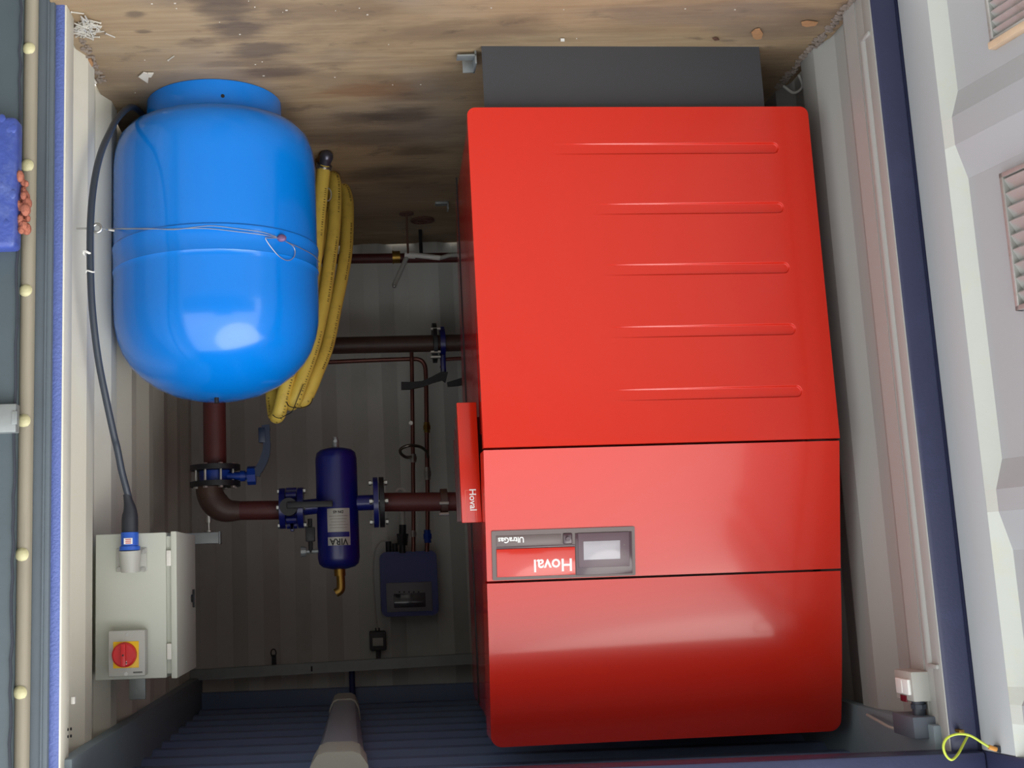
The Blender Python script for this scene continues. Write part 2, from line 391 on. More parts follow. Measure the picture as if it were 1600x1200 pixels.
# ------------------------------------------------------------------ door leaf on the boiler side (door_1), opened towards the camera
AL = math.radians(11.5)
DD = V((-math.sin(AL), -math.cos(AL), 0)); DN = V((math.cos(AL), -math.sin(AL), 0)); DO = V((-1.250, -.008, 0))
def dl(s, n, z): return DO + DD * s + DN * n + V((0, 0, z))
def d_at(u, v, n=0):
    p = at_plane(u, v, DO + DN * n, DN); return (p - DO).dot(DD), p.z
def lbox(b, s0, s1, n0, n1, z0, z1, bev=.0):
    M = Matrix.Identity(4)
    for j in range(3): M[j][0] = DD[j]; M[j][1] = DN[j]
    M.translation = DO
    return b.box(s0, s1, n0, n1, z0, z1, bev, M)
print('door px', d_at(1485, 300), d_at(1450, 5), d_at(1500, 200, -.03), d_at(1560, 740), d_at(1580, 1075), d_at(1492, 145, -.03), d_at(1484, 185), d_at(1490, 228), d_at(1510, 280, -.03), d_at(1552, 765), d_at(1545, 870, -.03))
door1 = thing('door_1', DO + V((0, 0, -.05)), 'open pale grey container door leaf with louvre vents', None, kind='structure')
ZDT = at_plane(1565, 1178, DO, DN).z
b = B(); lbox(b, 0, .125, -.05, 0, -.08, ZDT, .004); b.obj('stile', 'door_paint', door1)
b = B(); lbox(b, 0, 1.12, -.055, .002, ZDT, ZDT + .12, .004); b.obj('top_rail', 'navy_paint', door1, label='chipped blue top rail of the leaf')
# bevelled transition strip and corrugated panel (horizontal ridges)
zs = [-.08]
ridge = []
for (ua, va), (ub, vb), (uc, vc), (ud, vd) in [((1492, 145), (1484, 185), (1490, 228), (1510, 280)), ((1560, 718), (1552, 765), (1548, 800), (1560, 860)), ((1578, 1070), (1578, 1100), (1580, 1130), (1582, 1160))]:
    ridge.append((d_at(ua, va, -.035)[1], d_at(ub, vb, -.006)[1], d_at(uc, vc, -.006)[1], d_at(ud, vd, -.035)[1]))
prof = [(-.08, -.035)]
for a, c, d, e in ridge: prof += [(a, -.035), (c, -.006), (d, -.006), (e, -.035)]
prof.append((max(ZDT, prof[-1][0] + .01), -.035))
poly = prof + [(z, -.055) for z, n in reversed(prof)]
b = B(); b.prism(poly, lambda p: dl(.155, p[1], p[0]), lambda p: dl(1.05, p[1], p[0])); b.obj('panel', 'door_paint', door1, sharp=15)
b = B(); n = len(prof)
b.grid([[dl(.125, 0, z) for z, q in prof], [dl(.160, q, z) for z, q in prof]])
b.grid([[dl(.125, -.05, z) for z, q in prof], [dl(.160, -.055, z) for z, q in prof]])
b.obj('weld_strip', mat('door_paint_lit', (198, 202, 194), .45, var=.03, bump=.05, dirt=(205, 200, 160), dirt_amt=.5), door1, sharp=20)  # door paint made lighter: the light this facet catches is in its colour
# louvre vents on the leaf
def vent(u0, v0, v1, slats, wood, lab):
    s0, za = d_at(u0, v0, -.03); s1 = s0 + .30; zb = d_at(u0 + (v1 - v0) * .1, v1, -.03)[1]
    root = thing('louvre_vent', dl((s0 + s1) / 2, -.035, za), lab, 'vent')
    b = B(); f = .014
    for a in ((s0, s0 + f, za, zb), (s1 - f, s1, za, zb), (s0, s1, zb - f, zb)): lbox(b, a[0], a[1], -.040, -.016, a[2], a[3], .002)
    if not wood: lbox(b, s0, s1, -.040, -.016, za, za + f, .002)
    b.obj('vent_frame', 'vent_metal', root)
    b = B(); lbox(b, s0 + .005, s1 - .005, -.042, -.037, za + .005, zb - .005); b.obj('backing_plate', 'gasket_slate', root)
    k = slats; src = None
    for i in range(k):
        z = za + f + (zb - za - 2 * f) * (i + .5) / k; h = (zb - za) / k * .36
        b = B(); b.prism([(-.037, z - h), (-.022, z - h - .002), (-.018, z - h + .002), (-.034, z + h)], lambda p: dl(s0 + f, p[0], p[1]), lambda p: dl(s1 - f, p[0], p[1]))
        b.obj('slat', 'vent_metal', root, sharp=20)
    if wood:
        b = B(); lbox(b, s0 - .004, s1 + .01, -.036, -.012, zb - .006, zb + .014, .003); b.obj('batten', 'vent_wood', root, label='bare timber batten along the vent edge')
vent(1536, -70, 72, 9, True, 'louvre vent with bare timber edge, low on the open grey door')
vent(1567, 272, 488, 9, False, 'metal louvre vent higher up on the open grey door')

# ------------------------------------------------------------------ door leaf on the tank side (door_2), seen edge on
door2 = thing('door_2', (1.29, -.06, -.1), 'edge of the other open door leaf with tan seal strip', None, kind='structure')
b = B(); b.box(1.200, 1.247, -.020, .03, -.16, 2.3, .004); b.box(1.213, 1.219, -.026, -.018, -.16, 2.3, .002); b.obj('seal_lip', 'gasket_slate', door2, label='slate grey rubber lip')
b = B()
z0, z1 = -.16, 2.3
b.prism([(1.246, -.01), (1.246, -.034), (1.250, -.043), (1.258, -.048), (1.271, -.048), (1.279, -.043), (1.284, -.034), (1.284, -.01)], lambda p: V((p[0], p[1], z0)), lambda p: V((p[0], p[1], z1)))
b.obj('retaining_strip', 'gasket_tan', door2, label='tan rounded retaining strip')
b = B(); b.box(1.284, 1.35, -.035, -.02, z0, z1, .003); b.obj('dark_channel', 'gasket_dark', door2)
LX = at(26, 500, y=-.075).x
b = B(); b.box(LX, 1.56, -.075, -.02, z0, z1, .008)
b.obj('leaf_edge', 'leaf_grey', door2)
b = B()
pts = []
for i in range(60):
    z = z0 + (z1 - z0) * i / 59; pts.append(V((LX + random.uniform(-.003, .003), -.078, z)))
b.tube(pts, .0035, 6); b.obj('weather_seal', 'gasket_dark', door2)
rp = at(64, 75, y=-.052)
b = B(); b.lathe([(0, .010), (.007, .0095), (.012, .0075), (.0165, .003), (.0185, 0)], (0, 0, 0), seg=16)
rm = b.mesh('rivet', 'rivet_cream')
for k, (u, v) in enumerate(((64, 75), (60, 258), (56, 453), (50, 657), (46, 866), (42, 1082))):
    o = D.objects.new('rivet', rm); COL.objects.link(o); p = at(u, v, y=-.047); put(o, V((1.265, -.047, p.z)), door2); o.rotation_euler = (PI / 2 + random.uniform(-.15, .15), random.uniform(-.1, .1), 0)
# hinge knuckle with chipped paint, bracket
za, zb = at(10, 190, y=-.1).z, at(10, 392, y=-.1).z
b = B(); HX = at(25, 300, y=-.14).x; b.box(HX, 1.52, -.14, -.075, za, zb, .015, seg=3)
for i in range(10): b.sph((HX + .01 + random.random() * .06, -.138, za + (zb - za) * random.random()), .009, 8, (1.2, .35, 1.6))
b.obj('hinge', 'hinge_blue', door2, label='blue painted hinge block, chipped')
b = B()
for i in range(26):
    t = i / 26; z = za + (zb - za) * (.45 + .42 * t); b.sph((HX - .022 + random.uniform(0, .026), -.105 + random.uniform(-.02, .02), z), random.uniform(.006, .014), 6, (1, 1, 1.3))
b.obj('rust_scab', 'rust', door2, label='flaking rust beside the hinge')
zc, zd = at(10, 632, y=-.1).z, at(10, 676, y=-.1).z
b = B(); b.box(HX, 1.50, -.11, -.075, zc, zd, .002); b.box(HX - .004, HX + .01, -.113, -.1, zc + .02, zd - .02, .001); b.obj('bracket', 'galvanised', door2)

# ------------------------------------------------------------------ boiler
XA, WB, Y1, SK = -.0062, 1.1009, .294, .0637
def yf(z):
    if z <= 1.300: return Y1
    if z <= 1.694: return Y1 + .006 + (z - 1.3) / .394 * .087
    d = z - 1.694; return .389 + .16 * d + .16 * d * d
def F(t, z, off=0): return V((XA - t * WB, yf(z) + t * WB * SK - off, z))
boiler = thing('boiler', (-.55, .36, 0), 'large glossy red floor standing gas boiler on a dark grey plinth', 'boiler')
# body behind the front covers
b = B()
plan = [(XA - .012, Y1 + .09), (XA - .035, 1.2), (-.10, 1.9), (-1.05, 1.95), (XA - WB + .03, Y1 + .16)]
b.prism(plan, lambda p: V((p[0], p[1], .235)), lambda p: V((p[0], p[1] + .22, 2.13)))
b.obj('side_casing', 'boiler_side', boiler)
b = B()
for z in (.9, 1.7):
    pass
b.cyl((-.02, .9, .25), (-.012, .9, 2.1), .003, seg=6); b.obj('casing_seam', 'black_iron', boiler)
# lower front cover with five recessed flutes
fl = []
for (ur, vr, ul, vl) in ((1217, 231, 866, 229), (1225, 324, 930, 325), (1234, 418, 945, 423), (1244, 514, 955, 520), (1254, 611, 955, 618)):
    pn = V((SK, -1, 0)).normalized() * 1.0; pn = V((-SK, -1, 0)).normalized()
    pr_ = at_plane(ur, vr, F(0, 1), pn); pl = at_plane(ul, vl, F(0, 1), pn)
    fl.append(((XA - pr_.x) / WB, pr_.z, (XA - pl.x) / WB))
def flute(t, z):
    d = 0
    for tr, zr, tl in fl:
        hw = .0185; x = (tr - t) * WB          # distance from the round end
        L_ = (tr - tl) * WB
        if x > L_: continue
        dx = max(0, hw - x); dz = abs(z - zr); sd = hw - math.hypot(dx, dz)
        fade = min(1, max(0, 1 - x / L_)) ** .8
        e = min(1, max(0, sd / .0042)); e = e * e * (3 - 2 * e)
        d = max(d, .0075 * fade * e)
    return d
zl, zh = .2270, 1.2965
zz = {zl, zh}
z = zl
while z < zh: zz.add(round(z, 4)); z += .02
for tr, zr, tl in fl:
    k = -.0205
    while k < .0206: zz.add(round(zr + k, 4)); k += .0013
for k in range(9): zz.add(round(zl + .026 * (1 - math.cos(PI / 2 * k / 8)), 4))
zz = sorted(q for q in zz if zl <= q <= zh)
tt = set(); x = 0
while x < WB * 1.0001: tt.add(round(x / WB, 5)); x += .02
for tr, zr, tl in fl:
    k = -.001
    while k < .022: tt.add(round(tr - k / WB, 5)); k += .0015
tt = sorted(q for q in tt if 0 <= q <= 1); tt[-1] = 1.0
rc = .026
b = B(); rows = []
for z in zz:
    row = []
    ins = 0
    if z < zl + rc: h = (zl + rc - z); ins = rc - math.sqrt(max(0, rc * rc - h * h))
    for t in tt:
        t2 = t
        e0 = ins / WB
        t2 = e0 + t * (1 - 2 * e0) if ins else t
        row.append(F(t2, z, -flute(t2, z)))
    rows.append(row)
b.grid(rows)
# return edges round the cover
edge = [r[0] for r in rows][::-1] + rows[0][1:] + [r[-1] for r in rows[1:]] + rows[-1][::-1][1:]
b.grid([[p + V((0, 0, 0)) for p in edge + edge[:1]], [p + V((-.001 if p.x > -.5 else .001, .045, 0)) for p in edge + edge[:1]]])
bmesh.ops.remove_doubles(b.bm, verts=b.bm.verts, dist=.0002)
b.obj('lower_cover', 'boiler_red', boiler, sharp=50)
def cover(name, za, zb, nz, rtop=0, dep=.09, bev=.004):
    b = B(); rows = []
    zs = [za + (zb - za) * i / nz for i in range(nz + 1)]
    if rtop: zs = sorted(set(zs + [zb - rtop * (1 - math.sin(PI / 2 * k / 8)) for k in range(9)]))
    for z in zs:
        ins = 0
        if rtop and z > zb - rtop: h = z - (zb - rtop); ins = rtop - math.sqrt(max(0, rtop * rtop - h * h))
        rows.append([F((ins + (WB - 2 * ins) * k / 12) / WB, z) for k in range(13)])
    b.grid(rows)
    edge = [r[0] for r in rows][::-1] + rows[0][1:] + [r[-1] for r in rows[1:]] + rows[-1][::-1][1:]
    b.grid([edge + edge[:1], [p + V((0, dep, 0)) for p in edge + edge[:1]]])
    bmesh.ops.remove_doubles(b.bm, verts=b.bm.verts, dist=.0002)
    return b.obj(name, 'boiler_red', boiler, sharp=50)
cover('middle_cover', 1.3035, 1.6905, 6, dep=.10)
cover('top_cover', 1.6975, 2.190, 24, rtop=.035, dep=.13)
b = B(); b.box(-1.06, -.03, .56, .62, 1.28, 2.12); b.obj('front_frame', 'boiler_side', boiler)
# plinth
p0, p1 = at(752, 72, z=0), at(1186, 73, z=0)
b = B(); b.prism([(p0.x, p0.y), (p1.x, p1.y), (p1.x, 1.85), (p0.x - .22, 1.85)], lambda p: V((p[0], p[1], 0)), lambda p: V((p[0], p[1], .232)))
b.obj('plinth', 'plinth_grey', boiler)
b = B(); b.cyl((p1.x + .10, p1.y - .004, .16), (p1.x + .10, p1.y + .004, .16), .003, seg=8); b.obj('screw', 'zinc', boiler)
# side door pod with flange strips
b = B(); q0, q1 = at(714.5, 629, y=.44), at(721, 817, y=.44)
xr = (q0.x + q1.x) / 2; b.box(-.006, xr, .44, .468, q0.z, q1.z, .003); b.obj('side_cover', 'boiler_red', boiler, label='narrow red side cover')
b = B()
for k, dx in enumerate((.006, .012, .018)): b.box(-.03, xr + .002, .50 + .05 * k, .512 + .05 * k, q0.z + .04 + .03 * k, q1.z - .01, .001)
b.obj('side_flange', mat('flange_maroon', (70, 16, 16), .35, bump=0), boiler)
Mp = frame((xr / 2 - .004, .4393, (q0.z + q1.z) / 2), (0, 0, 1), (-1, 0, 0))
def fm(M, x0=0, y0=0, h0=0): return lambda x, y, h: M @ V((x + x0, y + y0, h + h0))
tz = at(738.5, 781, y=.44)
text_obj('lettering', 'Hoval', .029, lambda x, y, h: V((tz.x - y, .4393 - h, tz.z + x)), 'print_white', boiler, .0008, .0004)
l0, l1 = at(726.5, 766, y=.44), at(745.5, 812, y=.44)
b = B()
for (xa_, xb_, za_, zb_) in ((l1.x, l0.x, l0.z, l0.z + .0012), (l0.x - .0012, l0.x, l0.z, l1.z + .008), (l1.x, l1.x + .0012, l0.z, l1.z + .008)): b.box(xa_, xb_, .4388, .4402, za_, zb_)
b.obj('outline', mat('print_pink', (240, 120, 100), .5, var=0, bump=0), boiler)
# control panel on the middle cover
O = F(0, 1.31); ex = (F(0, 1.31) - F(1, 1.31)).normalized(); ez = (F(0, 1.69) - F(0, 1.31)).normalized(); PN = ex.cross(ez)
MP = frame(O, ex, ez)
def loc(u, v):
    p = at_plane(u, v, O, PN) - O; return p.dot(ex), p.dot(ez)
def quad(c): xs = [loc(*q) for q in c]; return min(x for x, _ in xs), max(x for x, _ in xs), min(y for _, y in xs), max(y for _, y in xs)
def px_rect(u0, v0, u1, v1):
    a, c = loc(u0, v0), loc(u1, v1); return min(a[0], c[0]), max(a[0], c[0]), min(a[1], c[1]), max(a[1], c[1])
cxa, cya = loc(765, 829.6); cxb, cyb = loc(989, 819); cxc, cyc = loc(990, 895); cxd, cyd = loc(767.7, 907)
X1_, X0_ = (cxa + cxd) / 2, (cxb + cxc) / 2; Z0_, Z1_ = (cya + cyb) / 2, (cyc + cyd) / 2
cp = []
def lx(u): return X1_ + (X0_ - X1_) * (u - 766.3) / (989.5 - 766.3)
def lz(f): return Z0_ + (Z1_ - Z0_) * f
ctl = B()
ctl.prism(rrect(X0_, X1_, Z0_, Z1_, .004), lambda p: MP @ V((p[0], p[1], -.002)), lambda p: MP @ V((p[0], p[1], .004)))
ctl = ctl.obj('control_panel', 'bezel_grey', boiler)
def flat(name, x0, x1, z0, z1, h0, h1, m, par, bev=.001):
    b = B(); b.box(min(x0, x1), max(x0, x1), min(z0, z1), max(z0, z1), h0, h1, bev, MP); return b.obj(name, m, par)
flat('display_surround', lx(896), lx(984.5), lz(.10), lz(.955), .0035, .0065, 'bezel_dark', ctl)
flat('display_step', lx(900), lx(980), lz(.10), lz(.80), .006, .0085, mat('bezel_mid', (98, 78, 86), .3, var=.02, bump=0), ctl)
flat('touch_screen', lx(908), lx(965.5), lz(.265), lz(.645), .008, .0092, 'screen_grey', ctl)
flat('brand_plate', lx(773), lx(895), lz(.37), lz(.935), .0035, .0075, 'boiler_red', ctl)
flat('name_strip', lx(773), lx(874), lz(.10), lz(.30), .0035, .0055, 'bezel_grey', ctl)
flat('dark_gap', lx(773), lx(895), lz(.32), lz(.37), .0035, .0042, 'bezel_dark', ctl)  # dark strip between the name strip and the brand plate
b = B(); cc = MP @ V((lx(884), lz(.20), .004)); b.box(lx(891), lx(877), lz(.09), lz(.31), .0035, .0075, .003, MP); b.cyl(cc, cc + PN * .010, .008, .007, 20); b.obj('knob', 'bezel_dark', ctl)
for f in (.36, .57): c = MP @ V((lx(972), lz(f), .008)); b = B(); b.cyl(c, c + PN * .001, .0025, seg=10); b.obj('indicator', 'bezel_grey', ctl)
text_obj('lettering', 'Hoval', .054, fm(MP, lx(860), lz(.715), .0076), 'print_white', ctl, .0006, .0008, sx=.95)
text_obj('lettering', 'UltraGas', .0235, fm(MP, lx(796), lz(.185), .0056), 'print_white', ctl, .0006, .0005, sx=.93)
# angle bracket by the plinth
q = at(714, 97, z=.03); q2 = at(744, 97, z=.03)
b = B(); b.box(q2.x, q.x, q.y - .02, q.y + .018, .012, .018, .001); b.box(q2.x, q2.x + .006, q.y - .02, q.y + .06, -.0, .045, .001); b.box(q2.x, q2.x + .04, q.y + .05, q.y + .056, .0, .045, .001)
b.obj('foot_bracket', 'galvanised', boiler)

# ------------------------------------------------------------------ expansion vessel
TX, TY, TR = .838, .776, .350
tank = thing('expansion_vessel', (TX, TY, 0), 'big glossy blue pressure tank standing on the plywood floor', 'tank')
zlip, zweld = .540, .622
prof = [(.215, .098), (.27, .100), (.305, .117), (.330, .147), (.344, .19), (.349, .23), (TR, .27), (TR, zlip - .006), (TR + .0045, zlip), (TR + .0045, zlip + .012), (TR + .002, zlip + .02), (TR + .002, zweld - .004), (TR + .0035, zweld), (TR + .0015, zweld + .004), (TR, zweld + .02), (TR, .74), (.347, .80), (.337, .85), (.320, .895), (.295, .935), (.26, .972), (.21, 1.008), (.15, 1.036), (.08, 1.053), (0, 1.058)]
b = B(); b.lathe(prof, (TX, TY, 0), seg=96); b.obj('shell', 'tank_blue', tank, sharp=25)
b = B(); b.lathe([(.226, 0), (.232, 0), (.236, .004), (.236, .108), (.230, .112), (.226, .112), (.226, 0)], (TX, TY, 0), seg=64); b.obj('base_ring', 'tank_blue', tank)
p = at_cyl(348, 150, TX, TY, .236); nrm = (p - V((TX, TY, p.z))).normalized()
b = B(); b.cyl(p - nrm * .004, p + nrm * .0006, .0065, seg=14); b.obj('vent_hole', 'print_black', tank)
b = B(); b.cyl((TX + .0, TY - .05, 1.05), (TX, TY - .05, 1.073), .008, seg=12); b.obj('air_valve', 'black_iron', tank)
# eye bolt and steel cable round the vessel
e0 = at(135, 357, x=1.170); e1 = at(152, 357, y=e0.y)
b = B(); b.tube([e0 + V((.03, 0, 0)), e0 + V((-.02, 0, 0))], .0032, 8)
c = at(150, 357, y=e0.y + .005); c = V((e0.x - .032, e0.y, e0.z))
b.tube([c + V((math.cos(a) * .013, 0, math.sin(a) * .013)) for a in [2 * PI * k / 20 for k in range(20)]], .0045, 8, closed=True)
b.obj('eye_bolt', 'zinc', label='zinc eye bolt screwed into the wall beside the blue tank', cat='bolt')
wire = thing('steel_cable', at_cyl(440, 372, TX, TY, TR + .006) - V((0, 0, .02)), 'thin steel cable wrapped round the blue tank', 'cable')
def on_tank(pl, off=.006): return [at_cyl(u, v, TX, TY, TR + off) for u, v in pl]
b = B(); start = [c + V((-.012, 0, 0)), c + V((-.03, .02, 0))]
b.tube(spline(start + on_tank([(176, 357), (186, 357), (230, 357), (268, 359), (290, 357), (330, 353), (375, 358), (410, 363), (432, 370)]), 6), .0014, 6)
b.tube(spline(start + on_tank([(176, 358), (186, 358), (230, 358), (268, 358), (320, 357), (370, 362), (410, 367), (432, 371)]), 6), .0014, 6)
b.tube(spline(on_tank([(450, 379), (470, 388), (490, 399), (499, 410)]), 6), .0014, 6)
b.obj('strand', 'wire_steel', wire)
b = B(); b.tube(spline(on_tank([(436, 372), (420, 372), (415, 373), (425, 388), (438, 402), (450, 407), (459, 402), (461, 392), (457, 384), (446, 377)], .007), 6), .0016, 6); b.obj('loose_loop', 'wire_steel', wire)
b = B(); pc = at_cyl(440, 372, TX, TY, TR + .01); b.sph(pc, .013, 12, (1.25, .7, 1)); b.obj('seal', 'seal_pink', wire)
b = B(); b.cyl(c + V((-.03, .018, 0)), c + V((-.045, .03, 0)), .0045, seg=10); b.obj('ferrule', 'zinc', wire)

# ------------------------------------------------------------------ yellow hose coil behind the vessel
hose = thing('yellow_hose', (.45, 1.5, 0), 'coiled yellow rubber hose standing behind the blue tank', 'hose')
HP = [(506, 262, 1.30), (499, 330, 1.28), (490, 420, 1.26), (468, 520, 1.25), (446, 605, 1.25), (435, 648, 1.27), (428, 640, 1.33), (428, 590, 1.38), (450, 450, 1.50), (490, 320, 1.55), (512, 275, 1.55), (523, 285, 1.50),
      (522, 352, 1.42), (514, 417, 1.36), (506, 470, 1.32), (490, 540, 1.28), (470, 598, 1.26), (459, 628, 1.27), (449, 622, 1.34), (455, 560, 1.42), (500, 380, 1.62), (530, 297, 1.70), (542, 312, 1.66), (542, 373, 1.55),
      (537, 417, 1.48), (525, 475, 1.42), (515, 525, 1.38), (508, 550, 1.35), (496, 580, 1.32), (486, 605, 1.31), (474, 626, 1.31), (464, 618, 1.37), (468, 560, 1.44), (490, 470, 1.52), (495, 420, 1.56)]
hp = [at(u, v, y=y) for u, v, y in HP]
for p in hp: p.z = max(p.z, .030)
path = spline(hp, 10)
b = B(); b.tube(path, .0275, 14); b.obj('hose_tube', 'hose_yellow', hose, sharp=80)
# printed bands (tiny raised-ink ticks) along the strands facing the camera
b = B(); acc = 0; ln = [0]
for a, c2 in zip(path, path[1:]): acc += (c2 - a).length; ln.append(acc)
def along(s):
    for i in range(len(ln) - 1):
        if ln[i] <= s <= ln[i + 1]:
            f = (s - ln[i]) / max(1e-9, ln[i + 1] - ln[i]); return path[i].lerp(path[i + 1], f), (path[i + 1] - path[i]).normalized()
    return path[-1], V((0, 0, 1))
s = .1
while s < acc - .1:
    if (s % .42) < .30:
        p, t = along(s); vw = (CP - p).normalized(); vw = (vw - t * vw.dot(t)).normalized(); sd = t.cross(vw)
        M = frame(p + (vw * .85 + sd * -.5).normalized() * .0272, t, sd)
        w = random.uniform(.0015, .0035); b.box(-w / 2, w / 2, -.005, .005, -.0006, .0010, 0, M)
    s += random.uniform(.007, .014)
b.obj('hose_marking', 'hose_print', hose, label='dark printed lettering along the hose', kind='stuff'); 
b = B(); pa, pb = at(506, 262, y=1.30), at(510, 228, y=1.27)
pb.z = max(pb.z, .02); d = (pb - pa)
b.cyl(pa - d * .1, pa + d * .25, .030, seg=20); b.cyl(pa + d * .25, pa + d * .75, .022, .026, 20); b.sph(pa + d * .9, .028, 14)
b.obj('coupling', mat('coupling_grey', (96, 96, 110), .35, metal=.7, var=.2, scale=40, bump=.05), hose, label='steel hose coupling')
b = B()
for k in range(3): b.cyl(pa + d * (.0 + .1 * k), pa + d * (.04 + .1 * k), .0325, seg=20)
b.obj('clamp_band', 'zinc', hose)
b = B(); rp_ = at(512, 304, y=1.28); b.tube([rp_ + V((math.cos(a) * .014, 0, math.sin(a) * .026)) for a in [2 * PI * k / 20 for k in range(20)]], .003, 6, closed=True); b.obj('ring', 'zinc', hose)
def tie(pl, y): 
    b = B(); b.tube(spline([at(u, v, y=y) for u, v in pl], 6), .0018, 6); return b
tie([(448, 628), (451, 634), (460, 637), (472, 637), (484, 632), (489, 622)], 1.232).obj('tie_wire', 'black_iron', hose)
tie([(426, 648), (431, 652), (438, 653), (448, 648), (456, 643), (462, 630), (474, 600)], 1.225).obj('tie_wire', 'black_iron', hose)

# ------------------------------------------------------------------ electrical enclosure on the right wall
ex0, ex1, ey0, ey1, ez0, ez1 = .977, 1.196, .521, .935, 1.505, 1.948
encl = thing('electrical_enclosure', (1.19, .75, ez0), 'grey steel electrical cabinet on the wall above the blue tank', 'electrical cabinet')
b = B(); b.box(ex0, ex1, ey0, ey1, ez0, ez1, .003); b.obj('cabinet_body', 'enclosure_grey', encl)
b = B(); b.box(.944, .9625, ey0 - .002, ey1 + .004, ez0 - .002, ez1 + .002, .0025); dr = b.obj('door', 'enclosure_grey', encl)
b = B(); b.box(.961, .978, ey0 + .012, ey1 - .01, ez0 + .012, ez1 - .012); b.obj('door_gasket', 'enclosure_grey', encl)
pk = at(299, 935, x=.944)
b = B(); b.cyl((.946, pk.y, pk.z), (.938, pk.y, pk.z), .013, seg=18); b.box(.932, .940, pk.y - .003, pk.y + .003, pk.z - .03, pk.z + .03, .002); b.obj('lock', 'black_iron', dr)
for v in (872, 1018):
    z = at(263, v, y=.52).z; b = B(); b.box(.962, .976, ey0 - .003, ey0 + .012, z - .024, z + .024, .001)
    for k in (-.014, 0, .014): b.cyl((.969, ey0 - .0045, z + k), (.969, ey0, z + k), .002, seg=8)
    b.obj('hinge', 'plastic_white', encl)
yb_ = ey0
def E_(u, v, y=ey0): return at(u, v, y=y)
# blue power inlet
a0, a1 = E_(187, 876, .50), E_(219, 860, .50)
ic = at(203, 875, y=ey0 - .028)
inlet = B(); za_, zb_ = at(203, 860, y=ey0 - .03).z, at(203, 894, y=ey0 - .03).z
inlet.cyl((ic.x, ey0 - .028, za_), (ic.x, ey0 - .022, zb_), .034, .028, 28); inlet.box(ic.x - .024, ic.x + .024, ey0 - .03, ey0, za_, zb_, .005)
inlet = inlet.obj('power_inlet', 'plastic_grey', encl)
b = B(); f0, f1 = E_(230, 856), E_(182, 894); b.box(f0.x, f1.x, ey0 - .006, ey0 + .001, f0.z, f1.z, .002); b.obj('mounting_flange', 'plastic_grey', inlet)
for (u, v) in ((225, 862), (225, 890), (187, 890)):
    p = E_(u, v); b = B(); b.cyl((p.x, ey0 - .011, p.z), (p.x, ey0 - .003, p.z), .0075, seg=12); b.box(p.x - .006, p.x + .006, ey0 - .0125, ey0 - .010, p.z - .001, p.z + .001); b.obj('screw', 'zinc', inlet)
# isolator
iy = ey0 - .048
i0, i1 = at(169, 986, y=iy), at(227, 1056, y=iy)
iso = B(); iso.box(i1.x, i0.x, iy, ey0, i0.z, i1.z, .004); iso = iso.obj('isolator_switch', 'plastic_grey', encl)
i0, i1 = at(177, 1003, y=iy), at(217, 1043, y=iy)
b = B(); b.box(i1.x, i0.x, iy - .002, iy + .001, i0.z, i1.z, .0008); b.obj('yellow_plate', 'plate_yellow', iso, label='yellow square plate')
kc = at(195, 1023, y=iy); kr = .0375
b = B(); b.lathe([(0, .016), (kr - .006, .016), (kr - .001, .012), (kr, 0)], (kc.x, iy - .002, kc.z), ax=(0, -1, 0), seg=36)
b.box(kc.x - .007, kc.x + .007, iy - .030, iy - .016, kc.z - kr + .004, kc.z + kr - .004, .002); b.obj('rotary_knob', 'knob_red', iso, label='red rotary knob')
b = B(); b.cyl((kc.x, iy - .0308, kc.z), (kc.x, iy - .029, kc.z), .003, seg=10); b.obj('knob_hole', 'print_black', iso)
q = at(196, 1035, y=iy); b = B(); b.box(q.x - .008, q.x + .008, iy - .0195, iy - .0175, q.z - .002, q.z + .002); b.box(q.x - .008, q.x - .005, iy - .0195, iy - .0175, q.z - .005, q.z + .005); b.box(q.x + .005, q.x + .008, iy - .0195, iy - .0175, q.z - .005, q.z + .005); b.obj('position_mark', 'print_white', iso)
for (u, v) in ((199, 992), (197, 1053)):
    p = at(u, v, y=iy); b = B(); b.cyl((p.x, iy - .002, p.z), (p.x, iy + .001, p.z), .0055, seg=12); b.obj('screw', 'zinc', iso)
p = at(215, 1050.5, y=iy); b = B()
for k in range(7): b.box(p.x - .014 + k * .004, p.x - .0115 + k * .004, iy - .0006, iy + .001, p.z - .0024, p.z + .0024)
b.obj('maker_print', 'print_black', iso)
p = at(218, 1076, y=.70); b = B(); b.box(p.x - .026, p.x + .026, .66, .672, 1.90, p.z + .03, .002); b.cyl((p.x, .655, p.z + .005), (p.x, .662, p.z + .005), .007, seg=10); b.obj('mounting_lug', 'galvanised', encl)

# power cable with blue plug
cbl = thing('power_cable', at(140, 400, y=.25), 'thick dark grey cable curving from the cabinet down the side wall', 'cable')
CPT = [(206, 800, .492), (203, 786, .488), (197, 762, .47), (190, 735, .44), (183, 700, .41), (178, 680, .40), (165, 620, .35), (155, 570, .32), (148, 520, .29), (143, 465, .265), (140, 400, .25), (142, 335, .255), (148, 280, .28), (158, 238, .32), (172, 206, .39), (184, 192, .46), (196, 186, .56), (205, 180, .70)]
cp_ = [at(u, v, y=y) for u, v, y in CPT]
for p in cp_: p.x = min(p.x, 1.156); p.z = max(p.z, .015)
cp_ = cp_[:15] + [V((1.128, .52, .14)), V((1.112, .64, .055)), V((1.104, .76, .018)), V((1.09, .88, .013)), V((1.02, 1.05, .013))]
b = B(); b.tube(spline(cp_, 8), .0108, 12); b.obj('cable_sheath', 'cable_grey', cbl)
pz0, pz1 = at(203, 832, y=.49).z, at(203, 860, y=.49).z
b = B(); bt = [at(198, 772, y=.478), at(203, 795, y=.487), V((ic.x, ey0 - .029, at(203, 812, y=.49).z)), V((ic.x, ey0 - .028, pz0 + .004))]
